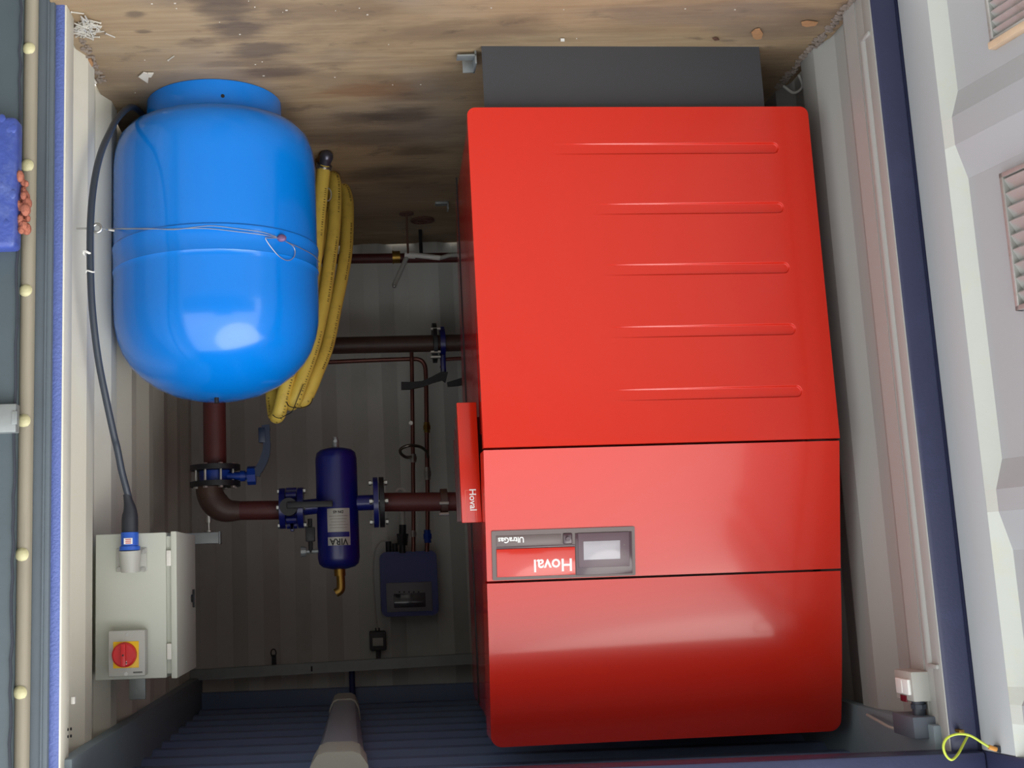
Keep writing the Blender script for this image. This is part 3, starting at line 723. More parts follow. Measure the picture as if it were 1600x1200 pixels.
b.tube(spline(bt, 5), [.0115, .0125, .014, .016, .018, .020, .0215, .023, .0245, .025, .0255, .0255, .0255, .0255, .0255, .0255], 16); b.obj('plug_boot', 'rubber_black', cbl)
b = B(); b.lathe([(0, pz0), (.027, pz0), (.027, pz1 - .014), (.0315, pz1 - .012), (.0315, pz1), (0, pz1)], (ic.x, ey0 - .030, 0), seg=32); b.obj('plug_body', 'plug_blue', cbl, label='blue plug')
b = B(); q0, q1 = at(193.5, 841, y=.464), at(207, 850, y=.464); b.box(q1.x, q0.x, ey0 - .0585, ey0 - .0545, q0.z, q1.z, .0005); lb = b.obj('plug_label', 'print_white', cbl)
b = B()
for k in range(3): b.box(q1.x + .004, q0.x - .005, ey0 - .0592, ey0 - .058, q0.z + .003 + .0055 * k, q0.z + .0055 + .0055 * k)
b.obj('label_print', 'print_red', lb)
for (u, v, h) in ((137, 395, .022), (141, 425, .012)):
    pq = at(u, v, y=.25); b = B(); b.tube([V((pq.x + math.cos(a) * .012, .25 + math.sin(a) * .012, pq.z + .2 * h * math.sin(a * 2))) for a in [2 * PI * k / 16 for k in range(16)]], h * .14 + .0008, 6, closed=True); b.obj('cable_tie', 'print_white', cbl)

# ------------------------------------------------------------------ pipework
YP = 1.42
def flange(b, c, ax, r, t, n=4, br=None):
    c = V(c); ax = V(ax).normalized(); b.cyl(c - ax * t / 2, c + ax * t / 2, r, seg=32)
def bolts(parent, c, ax, rr, half, n=4, ph=PI / 4, size=.009):
    c = V(c); ax = V(ax).normalized(); x = ax.orthogonal().normalized(); y = ax.cross(x)
    for k in range(n):
        a = ph + 2 * PI * k / n; p = c + (x * math.cos(a) + y * math.sin(a)) * rr
        b = B(); b.cyl(p - ax * half, p + ax * half, size * .5, seg=8); b.cyl(p - ax * (half), p - ax * (half - size), size, seg=6); b.cyl(p + ax * (half - size), p + ax * half, size, seg=6)
        b.obj('bolt', 'zinc', parent)
# riser from the floor up behind the tank
pv = at(335, 640, y=YP); ztop = at(335, 728, y=YP).z
riser = thing('riser_pipe', (pv.x, YP, 0), 'dark red vertical pipe rising behind the blue tank', 'pipe')
b = B(); b.cyl((pv.x, YP, .02), (pv.x, YP, ztop), .0445, seg=32); b.obj('pipe_barrel', 'pipe_red', riser)
b = B(); flange(b, (pv.x, YP, ztop + .008), (0, 0, 1), .098, .02); b.obj('flange', 'black_iron', riser)
b = B(); b.cyl((pv.x, YP, 0), (pv.x, YP, .02), .08, seg=24); b.obj('foot_plate', 'black_iron', riser)
# butterfly valve
zv0 = ztop + .020; zv1 = zv0 + .042
val = thing('butterfly_valve', (pv.x, YP, zv0), 'blue butterfly valve with a curved lever above the blue tank', 'valve')
b = B(); b.cyl((pv.x, YP, zv0), (pv.x, YP, zv1), .062, seg=32); b.obj('valve_body', 'valve_blue', val)
zn = (zv0 + zv1) / 2 + .004; nx = at(395, 745, y=YP - .03)
b = B(); b.cyl((pv.x - .03, YP - .02, zn), (nx.x, YP - .03, zn), .016, seg=18); b.cyl((pv.x - .10, YP - .025, zn), (pv.x - .12, YP - .025, zn), .021, seg=18); b.obj('valve_neck', 'valve_blue', val)
b = B(); b.cyl((nx.x + .02, YP - .03, zn), (nx.x - .012, YP - .03, zn), .036, seg=8); b.obj('top_flange', 'valve_blue', val)
b = B()
hv = [(401, 744), (404, 735), (411, 722), (416, 706), (417, 690), (416, 672), (415, 664)]; ws = [.016, .020, .020, .018, .016, .019, .019]
cen = [at(u, v, y=YP - .05) for u, v in hv]; cs = spline(cen, 4); wi = [ws[min(i // 4, 6)] for i in range(len(cs))]
rows = []
for i, p in enumerate(cs):
    t = (cs[min(i + 1, len(cs) - 1)] - cs[max(i - 1, 0)]).normalized(); sdv = t.cross(V((0, 1, 0))).normalized() * wi[i] * .8
    rows.append([p + sdv + V((0, -.009, 0)), p - sdv + V((0, -.009, 0)), p - sdv + V((0, .009, 0)), p + sdv + V((0, .009, 0)), p + sdv + V((0, -.009, 0))])
b.grid(rows); b.bm.faces.new([v for v in b.bm.verts[:0]]) if False else None
bmesh.ops.remove_doubles(b.bm, verts=b.bm.verts, dist=.0003); bmesh.ops.holes_fill(b.bm, edges=b.bm.edges, sides=6)
g = at(410, 668, y=YP - .05); b.box(g.x - .012, g.x + .016, YP - .062, YP - .038, g.z + .0, g.z + .06, .004)
b.obj('lever', 'lever_slate', val, label='dark slate curved lever')
bolts(val, (pv.x, YP, (zv0 + zv1) / 2), (0, 0, 1), .078, .048, 8, PI / 8, .010)
# elbow and horizontal run to the separator
zf2 = zv1 + .010; zh_ = at(400, 797, y=YP).z
elb = thing('pipe_elbow', (pv.x, YP, zf2), 'brown steel elbow turning the riser sideways', 'pipe')
b = B(); flange(b, (pv.x, YP, zf2), (0, 0, 1), .098, .02); b.obj('flange', 'black_iron', elb)
R_ = zh_ - zf2 - .012
pth = [V((pv.x + .024, YP, zf2))] + [V((pv.x + .024 - R_ * .95 + R_ * .95 * math.cos(a), YP, zf2 + .012 + R_ * math.sin(a))) for a in [PI / 2 * k / 10 for k in range(11)]]
xe = at(436, 797, y=YP).x
b = B(); b.tube(pth + [V((pth[-1].x - .03, YP, zh_))], [.053] * 8 + [.050, .047, .044, .041, .037], 24); b.obj('bend', 'pipe_brown', elb)
b = B(); b.cyl((pth[-1].x - .02, YP, zh_), (xe, YP, zh_ + .003), .0365, seg=28); b.obj('pipe_barrel', 'pipe_red', elb)
xb_ = at(326, 812, y=YP)
b = B(); b.cyl((xb_.x, YP, xb_.z - .05), (xb_.x, YP, xb_.z + .012), .013, seg=12); b.cyl((xb_.x, YP, xb_.z + .01), (xb_.x, YP, at(326, 832, y=YP).z), .0055, seg=10); b.cyl((xb_.x, YP, at(326, 829, y=YP).z), (xb_.x, YP, at(326, 831, y=YP).z), .018, seg=16); b.obj('support_rod', 'zinc', elb)
# strut bracket behind the enclosure
s0, s1 = at(300, 833, y=YP), at(344, 849, y=YP)
b = B(); b.box(s1.x, 1.20, YP - .022, YP + .022, s0.z, s1.z, .002); b.box(s1.x - .004, s1.x + .004, YP - .024, YP + .024, s0.z - .003, s1.z + .003, .002)
b.obj('strut_bracket', 'galvanised', label='short galvanised steel strut on the wall beside the cabinet', cat='bracket')
# lugged valve set left of separator
def edge_flange_pair(root, us, ul, r, m, v=797):
    for u in us:
        p = at(u, v, y=YP); b = B(); flange(b, (p.x, YP, p.z), (1, 0, 0), r, .020); b.obj('flange', m, root)
c1_, c2_ = at(442, 796, y=YP), at(470, 792, y=YP)
zs_ = (c1_.z + c2_.z) / 2
lug = thing('lugged_valve', ((c1_.x + c2_.x) / 2, YP, zs_ - .08), 'dark blue lugged valve left of the cylindrical separator in the photo', 'valve')
for c in (c1_, c2_):
    b = B(); flange(b, (c.x, YP, zs_), (1, 0, 0), .079, .022); b.obj('flange', 'blue_iron', lug)
b = B(); xm = (c1_.x + c2_.x) / 2; b.cyl((c2_.x, YP, zs_), (c1_.x, YP, zs_), .056, seg=28)
for k in range(8):
    a = 2 * PI * k / 8; pp = V((xm, YP + math.cos(a) * .066, zs_ + math.sin(a) * .066)); b.cyl(pp - V((.02, 0, 0)), pp + V((.02, 0, 0)), .014, seg=10)
for dz in (.085, .09): b.box(xm - .007, xm + .007, YP - .02, YP + .02, zs_ + .05, zs_ + dz, .003)
b.obj('valve_body', 'blue_iron', lug)
b = B(); b.cyl((xm + .006, YP - .05, zs_ + .0), (xm + .006, YP - .115, zs_ + .0), .034, seg=24); b.obj('valve_head', 'black_iron', lug)
l1_ = at(520, 787, y=YP - .12); l0_ = at(448, 789, y=YP - .12)
b = B(); b.box(l1_.x, l0_.x, YP - .128, YP - .114, l1_.z - .012, l1_.z + .012, .004); b.obj('lever', 'black_iron', lug)
bolts(lug, (xm, YP, zs_), (1, 0, 0), .066, abs(c1_.x - c2_.x) / 2 + .020, 4, PI / 4, .011)
# separator
sc = at(527, 787, y=YP); sx_, sz_ = sc.x, sc.z
zb0, zb1 = at(526, 699, y=YP).z, at(529, 890, y=YP).z
sep = thing('dirt_separator', (sx_, YP, zb0), 'dark blue upright cylindrical dirt separator with a silver label', 'separator')
Rs = .081
b = B(); b.lathe([(0, zb0), (.03, zb0 + .002), (.062, zb0 + .010), (.076, zb0 + .022), (Rs, zb0 + .045), (Rs, zb1 - .045), (.076, zb1 - .022), (.062, zb1 - .01), (.03, zb1 - .002), (0, zb1)], (sx_, YP, 0), seg=48); b.obj('vessel', 'blue_iron', sep, sharp=50)
xl, xr_ = at(484, 790, y=YP).x, at(585, 787, y=YP).x
b = B(); b.cyl((c2_.x - .01, YP, zs_), (sx_, YP, sz_), .030, seg=24); b.cyl((sx_, YP, sz_), (xr_, YP, sz_), .030, seg=24); b.obj('branch_pipe', 'blue_iron', sep)
fx1, fx2 = at(587.5, 794, y=YP), at(596, 794, y=YP)
b = B(); flange(b, (fx1.x, YP, sz_), (1, 0, 0), .098, .018); b.obj('flange', 'blue_iron', sep)
bolts(sep, ((fx1.x + fx2.x) / 2, YP, sz_), (1, 0, 0), .076, .036, 4, PI / 4, .011)
zt0 = at(526, 683, y=YP).z
b = B(); b.cyl((sx_, YP, zb0 + .005), (sx_, YP, zb0 - .02), .014, seg=16); b.cyl((sx_, YP, zb0 - .018), (sx_, YP, zt0), .010, seg=12); b.cyl((sx_, YP - .015, zb0 - .022), (sx_, YP - .03, zb0 - .022), .007, seg=10); b.sph((sx_, YP, zb0 - .022), .014, 12); b.obj('drain_cock', 'galvanised', sep)
ze = at(529, 930, y=YP).z; zm_ = at(529, 900, y=YP).z
b = B(); b.cyl((sx_ - .002, YP, zb1 - .005), (sx_ - .002, YP, zm_), .022, seg=16); b.tube(spline([(sx_ - .004, YP, zm_ - .005), (sx_ - .005, YP, zm_ + .03), (sx_ - .002, YP, ze - .02), (sx_ + .016, YP, ze - .008)], 5), .017, 12); b.obj('air_vent', 'brass', sep)
def curved(name, u0, v0, u1, v1, m, off, par):
    n = 10; rows = []
    for v in (v0, v1):
        rows.append([at_cyl(u0 + (u1 - u0) * k / n, v, sx_, YP, Rs + off) for k in range(n + 1)])
    zb = [min(p.z for p in rows[0]), max(p.z for p in rows[1])]
    rows = [[V((p.x, p.y, z_)) for p in rows[0]] for z_ in (rows[0][n // 2].z, rows[1][n // 2].z)]
    b = B(); b.grid(rows); b.grid([[V((sx_ + (p.x - sx_) * .985, YP + (p.y - YP) * .985, p.z)) for p in r] for r in rows]); return b.obj(name, m, par)
lab = curved('label_plate', 511, 794, 546, 852, 'label_silver', .0012, sep)
curved('label_band', 512, 831, 546, 839, 'blue_iron', .0022, lab)
lc = at_cyl(529, 820, sx_, YP, Rs)
th0 = math.atan2(lc.x - sx_, -(lc.y - YP))
def on_sep(z0):
    def f(x, y, h):
        a = th0 + x / Rs; r = Rs + .002 + h; return V((sx_ + r * math.sin(a), YP - r * math.cos(a), z0 + y))
    return f
text_obj('lettering', 'VIRA', .034, on_sep(at_cyl(529, 846, sx_, YP, Rs).z), 'print_black', sep, .0005, .0008, sx=.95)
text_obj('lettering', 'DN 65', .014, on_sep(at_cyl(529, 799.5, sx_, YP, Rs).z), 'print_black', sep, .0005, .0005)
b = B()
for k in range(5):
    z_ = at_cyl(529, 806 + k * 4.6, sx_, YP, Rs).z; f = on_sep(z_); w = .036 - .004 * (k % 3)
    b.grid([[f(-w + 2 * w * i / 8, -.0007, 0) for i in range(9)], [f(-w + 2 * w * i / 8, .0007, 0) for i in range(9)]])
b.obj('fine_print', 'bezel_grey', sep)
# side drain cock
p = at(485, 835, y=YP); b = B(); sdv = thing('drain_valve', (p.x, YP - .01, p.z - .04), 'small black valve tucked beside the separator', 'valve')
b.box(p.x - .018, p.x + .018, YP - .03, YP + .01, p.z - .028, p.z + .028, .004); b.cyl((p.x, YP - .01, p.z - .06), (p.x, YP - .01, p.z + .07), .009, seg=10); b.obj('valve_body', 'black_iron', sdv)
q = at(481, 862, y=YP); b = B(); b.cyl((q.x + .02, YP - .01, q.z), (sx_ + .07, YP - .01, q.z), .008, seg=10); b.cyl((q.x + .026, YP - .01, q.z), (q.x + .006, YP - .01, q.z), .020, .018, 10); b.obj('handwheel', 'galvanised', sdv)
# pipe from the separator to the boiler
pe = at(722, 787, y=YP)
rp2 = thing('boiler_flow_pipe', (fx2.x, YP, sz_ - .04), 'dark red horizontal pipe from the separator to the boiler', 'pipe')
b = B(); b.cyl((fx2.x, YP, sz_), (pe.x, YP, sz_ + .008), .0365, seg=28); b.obj('pipe_barrel', 'pipe_red', rp2)
b = B(); flange(b, (fx2.x - .002, YP, sz_), (1, 0, 0), .098, .018); b.obj('flange', 'black_iron', rp2)
cu = at(694, 788, y=YP); b = B(); b.cyl((cu.x + .014, YP, sz_ + .006), (cu.x - .012, YP, sz_ + .006), .050, seg=28); b.obj('coupling', 'pipe_brown', rp2)
for v in (786, 803):
    p = at(694, v, y=YP - .05); b = B(); b.cyl((p.x + .018, YP - .048, p.z), (p.x - .018, YP - .048, p.z), .0065, seg=8); b.obj('bolt', 'zinc', rp2)

# lower main with valve, close to the back wall
Y2 = 2.30
a0_, a1_ = at(470, 540, y=Y2), at(745, 535, y=Y2)
lm = thing('lower_main_pipe', (a0_.x, Y2, a0_.z - .04), 'dark brown horizontal pipe passing behind the hose to the boiler', 'pipe')
b = B(); b.cyl((1.20, Y2, a0_.z - .002), a1_, .040, seg=28); b.obj('pipe_barrel', 'pipe_brown', lm)
f_ = at(679, 536, y=Y2); b = B(); flange(b, (f_.x, Y2, f_.z), (1, 0, 0), .095, .018); b.obj('flange', 'black_iron', lm)
for v in (514, 550, 558):
    p = at(675, v, y=Y2 - .07); b = B(); b.cyl((p.x + .006, p.y, p.z), (p.x - .04, p.y, p.z), .0075, seg=6); b.obj('bolt', 'zinc', lm)
v2 = thing('lower_butterfly_valve', (f_.x - .03, Y2, f_.z), 'dark blue valve with black lever on the lower pipe', 'valve')
q0, q1 = at(686, 512, y=Y2), at(697, 586, y=Y2)
b = B(); b.box(q1.x, q0.x, Y2 - .03, Y2 + .03, q0.z, q1.z, .006); b.cyl((q1.x, Y2, f_.z), (q0.x, Y2, f_.z), .07, seg=28); b.obj('valve_body', 'blue_iron', v2)
def bar(b, pts, y, w, t):
    pp = [at(u, v, y=y) for u, v in pts]; rows = []
    for i, p in enumerate(pp):
        d_ = (pp[min(i + 1, len(pp) - 1)] - pp[max(i - 1, 0)]).normalized(); n_ = d_.cross(V((0, 1, 0))).normalized() * w[i] / 2
        rows.append([p + n_ + V((0, -t, 0)), p - n_ + V((0, -t, 0)), p - n_ + V((0, t, 0)), p + n_ + V((0, t, 0)), p + n_ + V((0, -t, 0))])
    b.grid(rows); bmesh.ops.remove_doubles(b.bm, verts=b.bm.verts, dist=.0002); bmesh.ops.holes_fill(b.bm, edges=b.bm.edges, sides=6)
b = B(); bar(b, [(627, 603), (640, 603), (660, 600), (675, 594), (690, 588), (698, 590)], Y2 - .05, [.036, .034, .026, .028, .04, .05], .012); b.obj('lever', 'black_iron', v2)
b = B(); bar(b, [(699, 601), (715, 598), (731, 594)], Y2 - .02, [.02, .03, .038], .012); b.obj('spare_lever', 'black_iron', v2)
# lowest pipe near the floor
Y3 = 2.42
a0_, a1_ = at(540, 402, y=Y3), at(750, 402, y=Y3)
lp = thing('floor_level_pipe', (a0_.x, Y3, a0_.z - .03), 'brown pipe running low along the back wall near the floor', 'pipe')
b = B(); b.cyl((1.0, Y3, a0_.z - .004), a1_, .024, seg=24); b.obj('pipe_barrel', 'pipe_red', lp)
q0, q1 = at(613, 402, y=Y3), at(625, 402, y=Y3)
b = B(); b.cyl((q0.x, Y3, q0.z), (q1.x, Y3, q0.z), .030, seg=24); b.cyl((q0.x, Y3, q0.z), (q0.x - .006, Y3, q0.z), .033, seg=24); b.obj('brass_clamp', 'brass', lp, label='brass fitting on the low pipe')
# pipe support legs
def leg(u, v0, v1, y, rb, lab):
    p0_, p1_ = at(u, v0, y=y), at(u + 1, v1, y=y); 
    b = B(); b.cyl((p0_.x, y, .0), (p0_.x, y, p1_.z), .0055, seg=10); b.cyl((p0_.x, y, 0), (p0_.x, y, .006), rb, seg=24)
    b.obj('pipe_support', 'dull_brown', label=lab, cat='support')
leg(635, 333, 396, at(635, 333, z=0).y, .035, 'thin upright rod with round foot in front of the low pipe')
pm = at(657, 372, y=Y3); b = B(); b.cyl((pm.x, Y3, 0), (pm.x, Y3, pm.z + .08), .009, seg=10); b.obj('pipe_support', 'black_iron', label='short dark post under the low pipe by the back wall', cat='support')
pf = at(660, 343, z=0)
b = B()
for r in (.055, .028): b.tube([V((pf.x + r * math.cos(a), pf.y + r * math.sin(a), .006)) for a in [2 * PI * k / 28 for k in range(28)]], .0028, 6, closed=True)
b.cyl((pf.x, pf.y, 0), (pf.x, pf.y, .004), .055, seg=28); b.obj('floor_drain', 'dull_brown', label='round plate set on the floor before the back wall', cat='drain')
q = at(690, 316, z=.0); b = B(); b.box(q.x - .03, q.x + .03, q.y - .02, q.y + .02, 0, .012, .002); b.box(q.x - .03, q.x - .024, q.y - .02, q.y + .02, 0, .04, .001)
b.obj('floor_clip', 'galvanised', label='small metal clip on the dark floor beside the boiler', cat='bracket')
# condensate pipe
Yc = 2.34
cd = thing('condensate_pipe', at(634, 402, y=Yc) - V((0, 0, .05)), 'white plastic condensate pipe with an angled grey leg', 'pipe')
b = B(); pp = [at(636, 398, y=Yc), at(652, 399, y=Yc), at(688, 403, y=Yc), at(702, 399, y=Yc), at(719, 398, y=Yc)]
b.tube([pp[0], pp[1], pp[2]], .0125, 14); b.obj('white_tube', 'plastic_white', cd)
b = B(); b.tube([pp[2], pp[3], pp[4]], .0105, 14); b.obj('clear_tube', 'plastic_grey', cd)
b = B(); b.cyl(pp[0] + V((.012, 0, 0)), pp[0] - V((.04, 0, -.004)), .0165, seg=16); b.obj('socket', 'plastic_white', cd)
b = B(); b.tube([at(635, 403, y=Yc), at(625, 425, y=Yc - .02), at(616, 446, y=Yc - .04)], .0115, 14); b.obj('grey_leg', 'plastic_grey', cd)
pz = at(616, 447, y=Yc - .05); b = B(); b.sph(pz, .010, 10); b.obj('chrome_cap', 'zinc', cd)
# copper pipes
Yk = 2.42
def cop(pts, r, lab, y=Yk, nm='copper_pipe'):
    b = B(); b.tube(spline([at(u, v, y=y) for u, v in pts], 5), r, 10); return b.obj(nm, 'copper', label=lab, cat='pipe')
cop([(460, 567), (510, 566), (580, 563), (640, 561), (655, 562), (662, 568), (665, 580), (666, 620), (667, 700), (668, 760), (668, 820), (667, 862)], .0105, 'right hand copper pipe that bends down to the blue control box')
cop([(643, 545), (644, 600), (645, 700), (646, 800), (646, 862)], .0095, 'straight copper pipe dropping to the blue control box', 2.38)
cop([(690, 575), (693, 564), (702, 561), (748, 559)], .009, 'short copper pipe curling into the red boiler side', 2.3)
# siphon ring between the copper pipes
Yr = 2.33
b = B(); b.tube(spline([at(u, v, y=y) for u, v, y in ((644, 714, 2.38), (634, 714, 2.33), (626, 708, 2.28), (627, 701, 2.25), (640, 696, 2.24), (656, 698, 2.27), (666, 705, 2.32), (669, 714, 2.36))], 6), .0075, 10)
b.obj('siphon_loop', mat('loop_grey', (120, 112, 104), .35, metal=.8, var=.1, bump=0), label='grey metal loop joining the two copper pipes', cat='pipe')
def fitting(u, v, y, r, h, m, lab, ax=(0, 0, 1)):
    p = at(u, v, y=y); a = V(ax) * h / 2; b = B(); b.cyl(p - a, p + a, r, seg=8); b.cyl(p - a * .4, p + a * .4, r * 1.35, seg=6); return b.obj('pipe_fitting', m, label=lab, cat='fitting')
fitting(667, 668, 2.42, .014, .05, 'brass', 'brass fitting on the right copper pipe above the loop')
fitting(668, 740, 2.42, .014, .06, 'zinc', 'bright fitting on the right copper pipe below the loop')
fitting(646, 716, 2.38, .013, .04, 'zinc', 'bright fitting where the loop meets the straight copper pipe')
fitting(668, 838, 2.42, .016, .06, 'valve_blue', 'dark blue union on the right copper pipe at the control box')
fitting(646, 834, 2.38, .012, .03, 'zinc', 'bright union on the straight copper pipe at the control box')
fitting(642, 661, 2.36, .008, .015, 'zinc', 'small bright plug beside the straight copper pipe', (0, 1, 0))
# grey drop pipe with ring
gp = thing('grey_drop_pipe', at(628, 770, y=2.44), 'grey pipe with a white hooked end above the control box', 'pipe')
b = B(); b.cyl(at(628, 772, y=2.44), at(629, 820, y=2.44), .013, seg=16); b.obj('pipe_barrel', 'plastic_grey', gp)
b = B(); p = at(626, 770, y=2.42); b.tube([p + V((math.cos(a) * .020, 0, math.sin(a) * .020)) for a in [PI * .0 - .3 - 2.6 * k / 12 for k in range(13)]], .006, 8); b.obj('hook', 'plastic_white', gp)
b = B(); b.cyl(at(629, 820, y=2.44), at(629, 834, y=2.44), .017, seg=12); b.cyl(at(629, 834, y=2.44), at(629, 852, y=2.44), .028, .022, 8); b.cyl(at(629, 850, y=2.44), at(629, 864, y=2.44), .014, seg=12); b.obj('pump_fitting', 'black_iron', gp)

# ------------------------------------------------------------------ blue control box
yc0 = 2.46
q0, q1 = at(593, 863, y=yc0), at(686, 961, y=yc0)
ctlb = thing('control_box', ((q0.x + q1.x) / 2, 2.6, q0.z), 'blue wall box with a grey display face near the back wall', 'control box')
b = B(); b.prism(rrect(q1.x, q0.x, q0.z, q1.z, .03), lambda p: V((p[0], yc0, p[1])), lambda p: V((p[0], YB + .01, p[1]))); b.obj('casing', 'box_blue', ctlb, sharp=30)
b = B(); b.prism(rrect(q1.x + .014, q0.x - .014, q0.z + .012, (q0.z + q1.z) / 2 - .03, .02), lambda p: V((p[0], yc0 - .008, p[1])), lambda p: V((p[0], yc0 + .001, p[1]))); b.obj('raised_lid', 'box_blue', ctlb, sharp=30)
g0, g1 = at(603, 911, y=yc0), at(676, 954, y=yc0)
b = B(); b.box(g1.x, g0.x, yc0 - .009, yc0 + .001, g0.z, g1.z, .003); fp = b.obj('face_plate', 'face_grey', ctlb)
g0, g1 = at(615, 928, y=yc0), at(665, 948, y=yc0)
b = B(); b.box(g1.x, g0.x, yc0 - .011, yc0 - .008, g0.z, g1.z, .002); b.obj('display_window', mat('window_dark', (62, 60, 68), .12, var=.02, bump=0), fp)
b = B()
for k in range(5): p = at(624 + 7.5 * k, 925, y=yc0); b.cyl((p.x, yc0 - .0095, p.z), (p.x, yc0 - .0085, p.z), .004, seg=8)
b.obj('legend', 'print_black', fp)
for (u, v) in ((607, 850), (617, 853)):
    p = at(u, v, y=2.50); b = B(); b.cyl((p.x, 2.50, p.z - .012), (p.x, 2.50, q0.z + .004), .014, seg=12); b.obj('cable_gland', 'black_iron', ctlb)
b = B(); b.tube(spline([at(u, v, y=2.5) for u, v in ((606, 850), (603, 846), (596, 846), (589, 853), (585, 866), (583, 890), (584, 920), (587, 960), (590, 985))], 6), .0045, 8); b.obj('signal_cable', 'plastic_grey', label='thin pale cable looping from the control box to the junction box', cat='cable')
g0, g1 = at(577, 987, y=2.58), at(604, 1016, y=2.58)
jb = thing('junction_box', ((g0.x + g1.x) / 2, 2.6, g0.z), 'small dark junction box with pale label under the metal bar', 'junction box')
b = B(); b.box(g1.x, g0.x, 2.58, YB + .01, g0.z, g1.z, .006); b.cyl((.5 * (g0.x + g1.x), 2.61, g0.z - .015), (.5 * (g0.x + g1.x), 2.61, g0.z), .012, seg=10); b.cyl((.5 * (g0.x + g1.x), 2.61, g1.z), (.5 * (g0.x + g1.x), 2.61, g1.z + .04), .012, seg=10); b.obj('box_body', mat('dark_grey_plastic', (70, 68, 72), .5, var=.03, bump=0), jb)
g2, g3 = at(582, 997, y=2.58), at(599, 1009, y=2.58)
b = B(); b.box(g3.x, g2.x, 2.576, 2.582, g2.z, g3.z, .001); b.obj('box_label', 'plastic_grey', jb)
# strut rail across
r0, r1 = at(330, 1053, y=2.5), at(720, 1031, y=2.5)
rl = thing('strut_rail', ((r0.x + r1.x) / 2, 2.52, r1.z), 'long galvanised rail across the back wall below the ceiling', 'rail')
hh = .024
b = B(); b.prism([(1.19, r0.z + .004 - hh), (1.19, r0.z + .004 + hh), (-.5, r1.z - .010 + hh), (-.5, r1.z - .010 - hh)], lambda p: V((p[0], 2.5, p[1])), lambda p: V((p[0], 2.545, p[1]))); b.obj('rail', 'galvanised', rl)
b = B(); p = at(487, 1045, y=2.5); b.box(p.x - .004, p.x + .004, 2.497, 2.502, p.z - .012, p.z + .012, .001); b.obj('slot', 'black_iron', rl)
p = at(428, 1030, y=2.54); b = B(); b.box(p.x - .01, p.x + .01, 2.53, 2.56, p.z - .02, p.z + .03, .003); b.tube([p + V((math.cos(a) * .012, -.02, -.03 + math.sin(a) * .018)) for a in [2 * PI * k / 14 for k in range(14)]], .003, 6, closed=True); b.obj('hook', 'black_iron', rl)

# ------------------------------------------------------------------ ceiling batten lamp
zl_ = 2.195
fa = at(538, 1084, z=zl_ - .0); na = at(523, 1196, z=zl_)
fy, ny = 2.18, .42
lamp = thing('batten_lamp', (.46, (fy + ny) / 2, zl_), 'long pale batten lamp fixed under the blue ceiling', 'lamp')
def lsec(w, h): return [(-w, 0), (-w * .93, -h * .55), (-w * .7, -h * .9), (-w * .45, -h), (w * .45, -h), (w * .7, -h * .9), (w * .93, -h * .55), (w, 0)]
xc1, xc0 = at(523, 1190, z=2.2).x, at(538, 1086, z=2.2).x
def lw(y): f = (y - ny) / (fy - ny); return .088 + (.062 - .088) * f, .455 + .008 * f
for nm, ya, yb2, k, h, mt in (('end_cap', ny, ny + .22, 1.05, .090, 'lamp_cream'), ('diffuser', ny + .22, fy - .24, .96, .084, 'lamp_diffuser'), ('end_cap', fy - .24, fy, 1.03, .090, 'lamp_cream')):
    b = B(); b.prism(lsec(1, h), lambda p: V((lw(ya)[1] + p[0] * lw(ya)[0] * k, ya, 2.262 + p[1])), lambda p: V((lw(yb2)[1] + p[0] * lw(yb2)[0] * k, yb2, 2.262 + p[1]))); b.obj(nm, mt, lamp, sharp=30)
b = B(); p = at(550, 1068, y=2.5); b.cyl((p.x, 2.56, 2.10), (p.x, 2.56, 2.262), .014, seg=12); b.cyl((p.x, 2.57, 2.245), (p.x, fy - .02, 2.245), .012, seg=12); b.obj('lamp_conduit', mat('conduit_navy', (40, 48, 100), .5, var=.05, bump=0), label='dark blue conduit joining the batten lamp to the rail', cat='conduit')

# ------------------------------------------------------------------ small electrics on the left wall
n0, n1 = at(1423, 1050, x=-1.125), at(1423, 1096, x=-1.125)
fr = at(1398, 1065, x=-1.125)
sw = thing('switched_outlet', (-1.15, (n0.y + fr.y) / 2, n0.z), 'grey wall switch box with white rocker high on the boiler side wall', 'switch')
b = B(); b.box(-1.185, -1.125, n0.y, fr.y, n0.z, n1.z, .004); b.obj('switch_box', 'plastic_grey', sw)
k0, k1 = at(1420, 1062, x=-1.122), at(1403, 1082, x=-1.122)
b = B(); b.box(-1.126, -1.117, k0.y, k1.y, k0.z, k1.z, .002); b.box(-1.119, -1.1155, (k0.y + k1.y) / 2 - .003, (k0.y + k1.y) / 2 + .003, k0.z + .004, k1.z - .004, .0005); b.obj('rocker', 'print_white', sw, label='white rocker')
k0, k1 = at(1415, 1087, x=-1.122), at(1407, 1095, x=-1.122)
b = B(); b.box(-1.126, -1.1225, k0.y, k1.y, k0.z, k1.z, .0005); b.obj('indicator', mat('neon_dark', (110, 30, 45), .3, var=0, bump=0), sw)
g = at(1434, 1100, y=n0.y + .03); g2 = at(1436, 1120, y=n0.y + .03)
b = B(); b.cyl((-1.150, n0.y + .03, g.z - .01), (-1.150, n0.y + .03, g2.z), .017, seg=14); b.cyl((-1.150, n0.y + .03, g.z), (-1.150, n0.y + .03, g.z + .012), .021, seg=8); b.obj('gland', 'cable_grey', sw)
t0, t1 = at(1426, 1121, y=.07), at(1459, 1154, y=.07)
b = B(); b.box(-1.19, t0.x, .07, .20, t0.z, t1.z, .003); b.obj('trunking', mat('trunk_grey', (96, 104, 116), .5, var=.03, bump=0), label='grey trunking box under the header by the switch', cat='trunking')
b = B(); b.tube(spline([at(u, v, y=y) for u, v, y in ((1424, 1130, .14), (1410, 1138, .17), (1392, 1137, .22), (1375, 1128, .30), (1355, 1117, .42))], 6), .0045, 8); b.obj('wall_cable', 'plastic_grey', label='grey cable sagging from the trunking to behind the boiler', cat='cable')
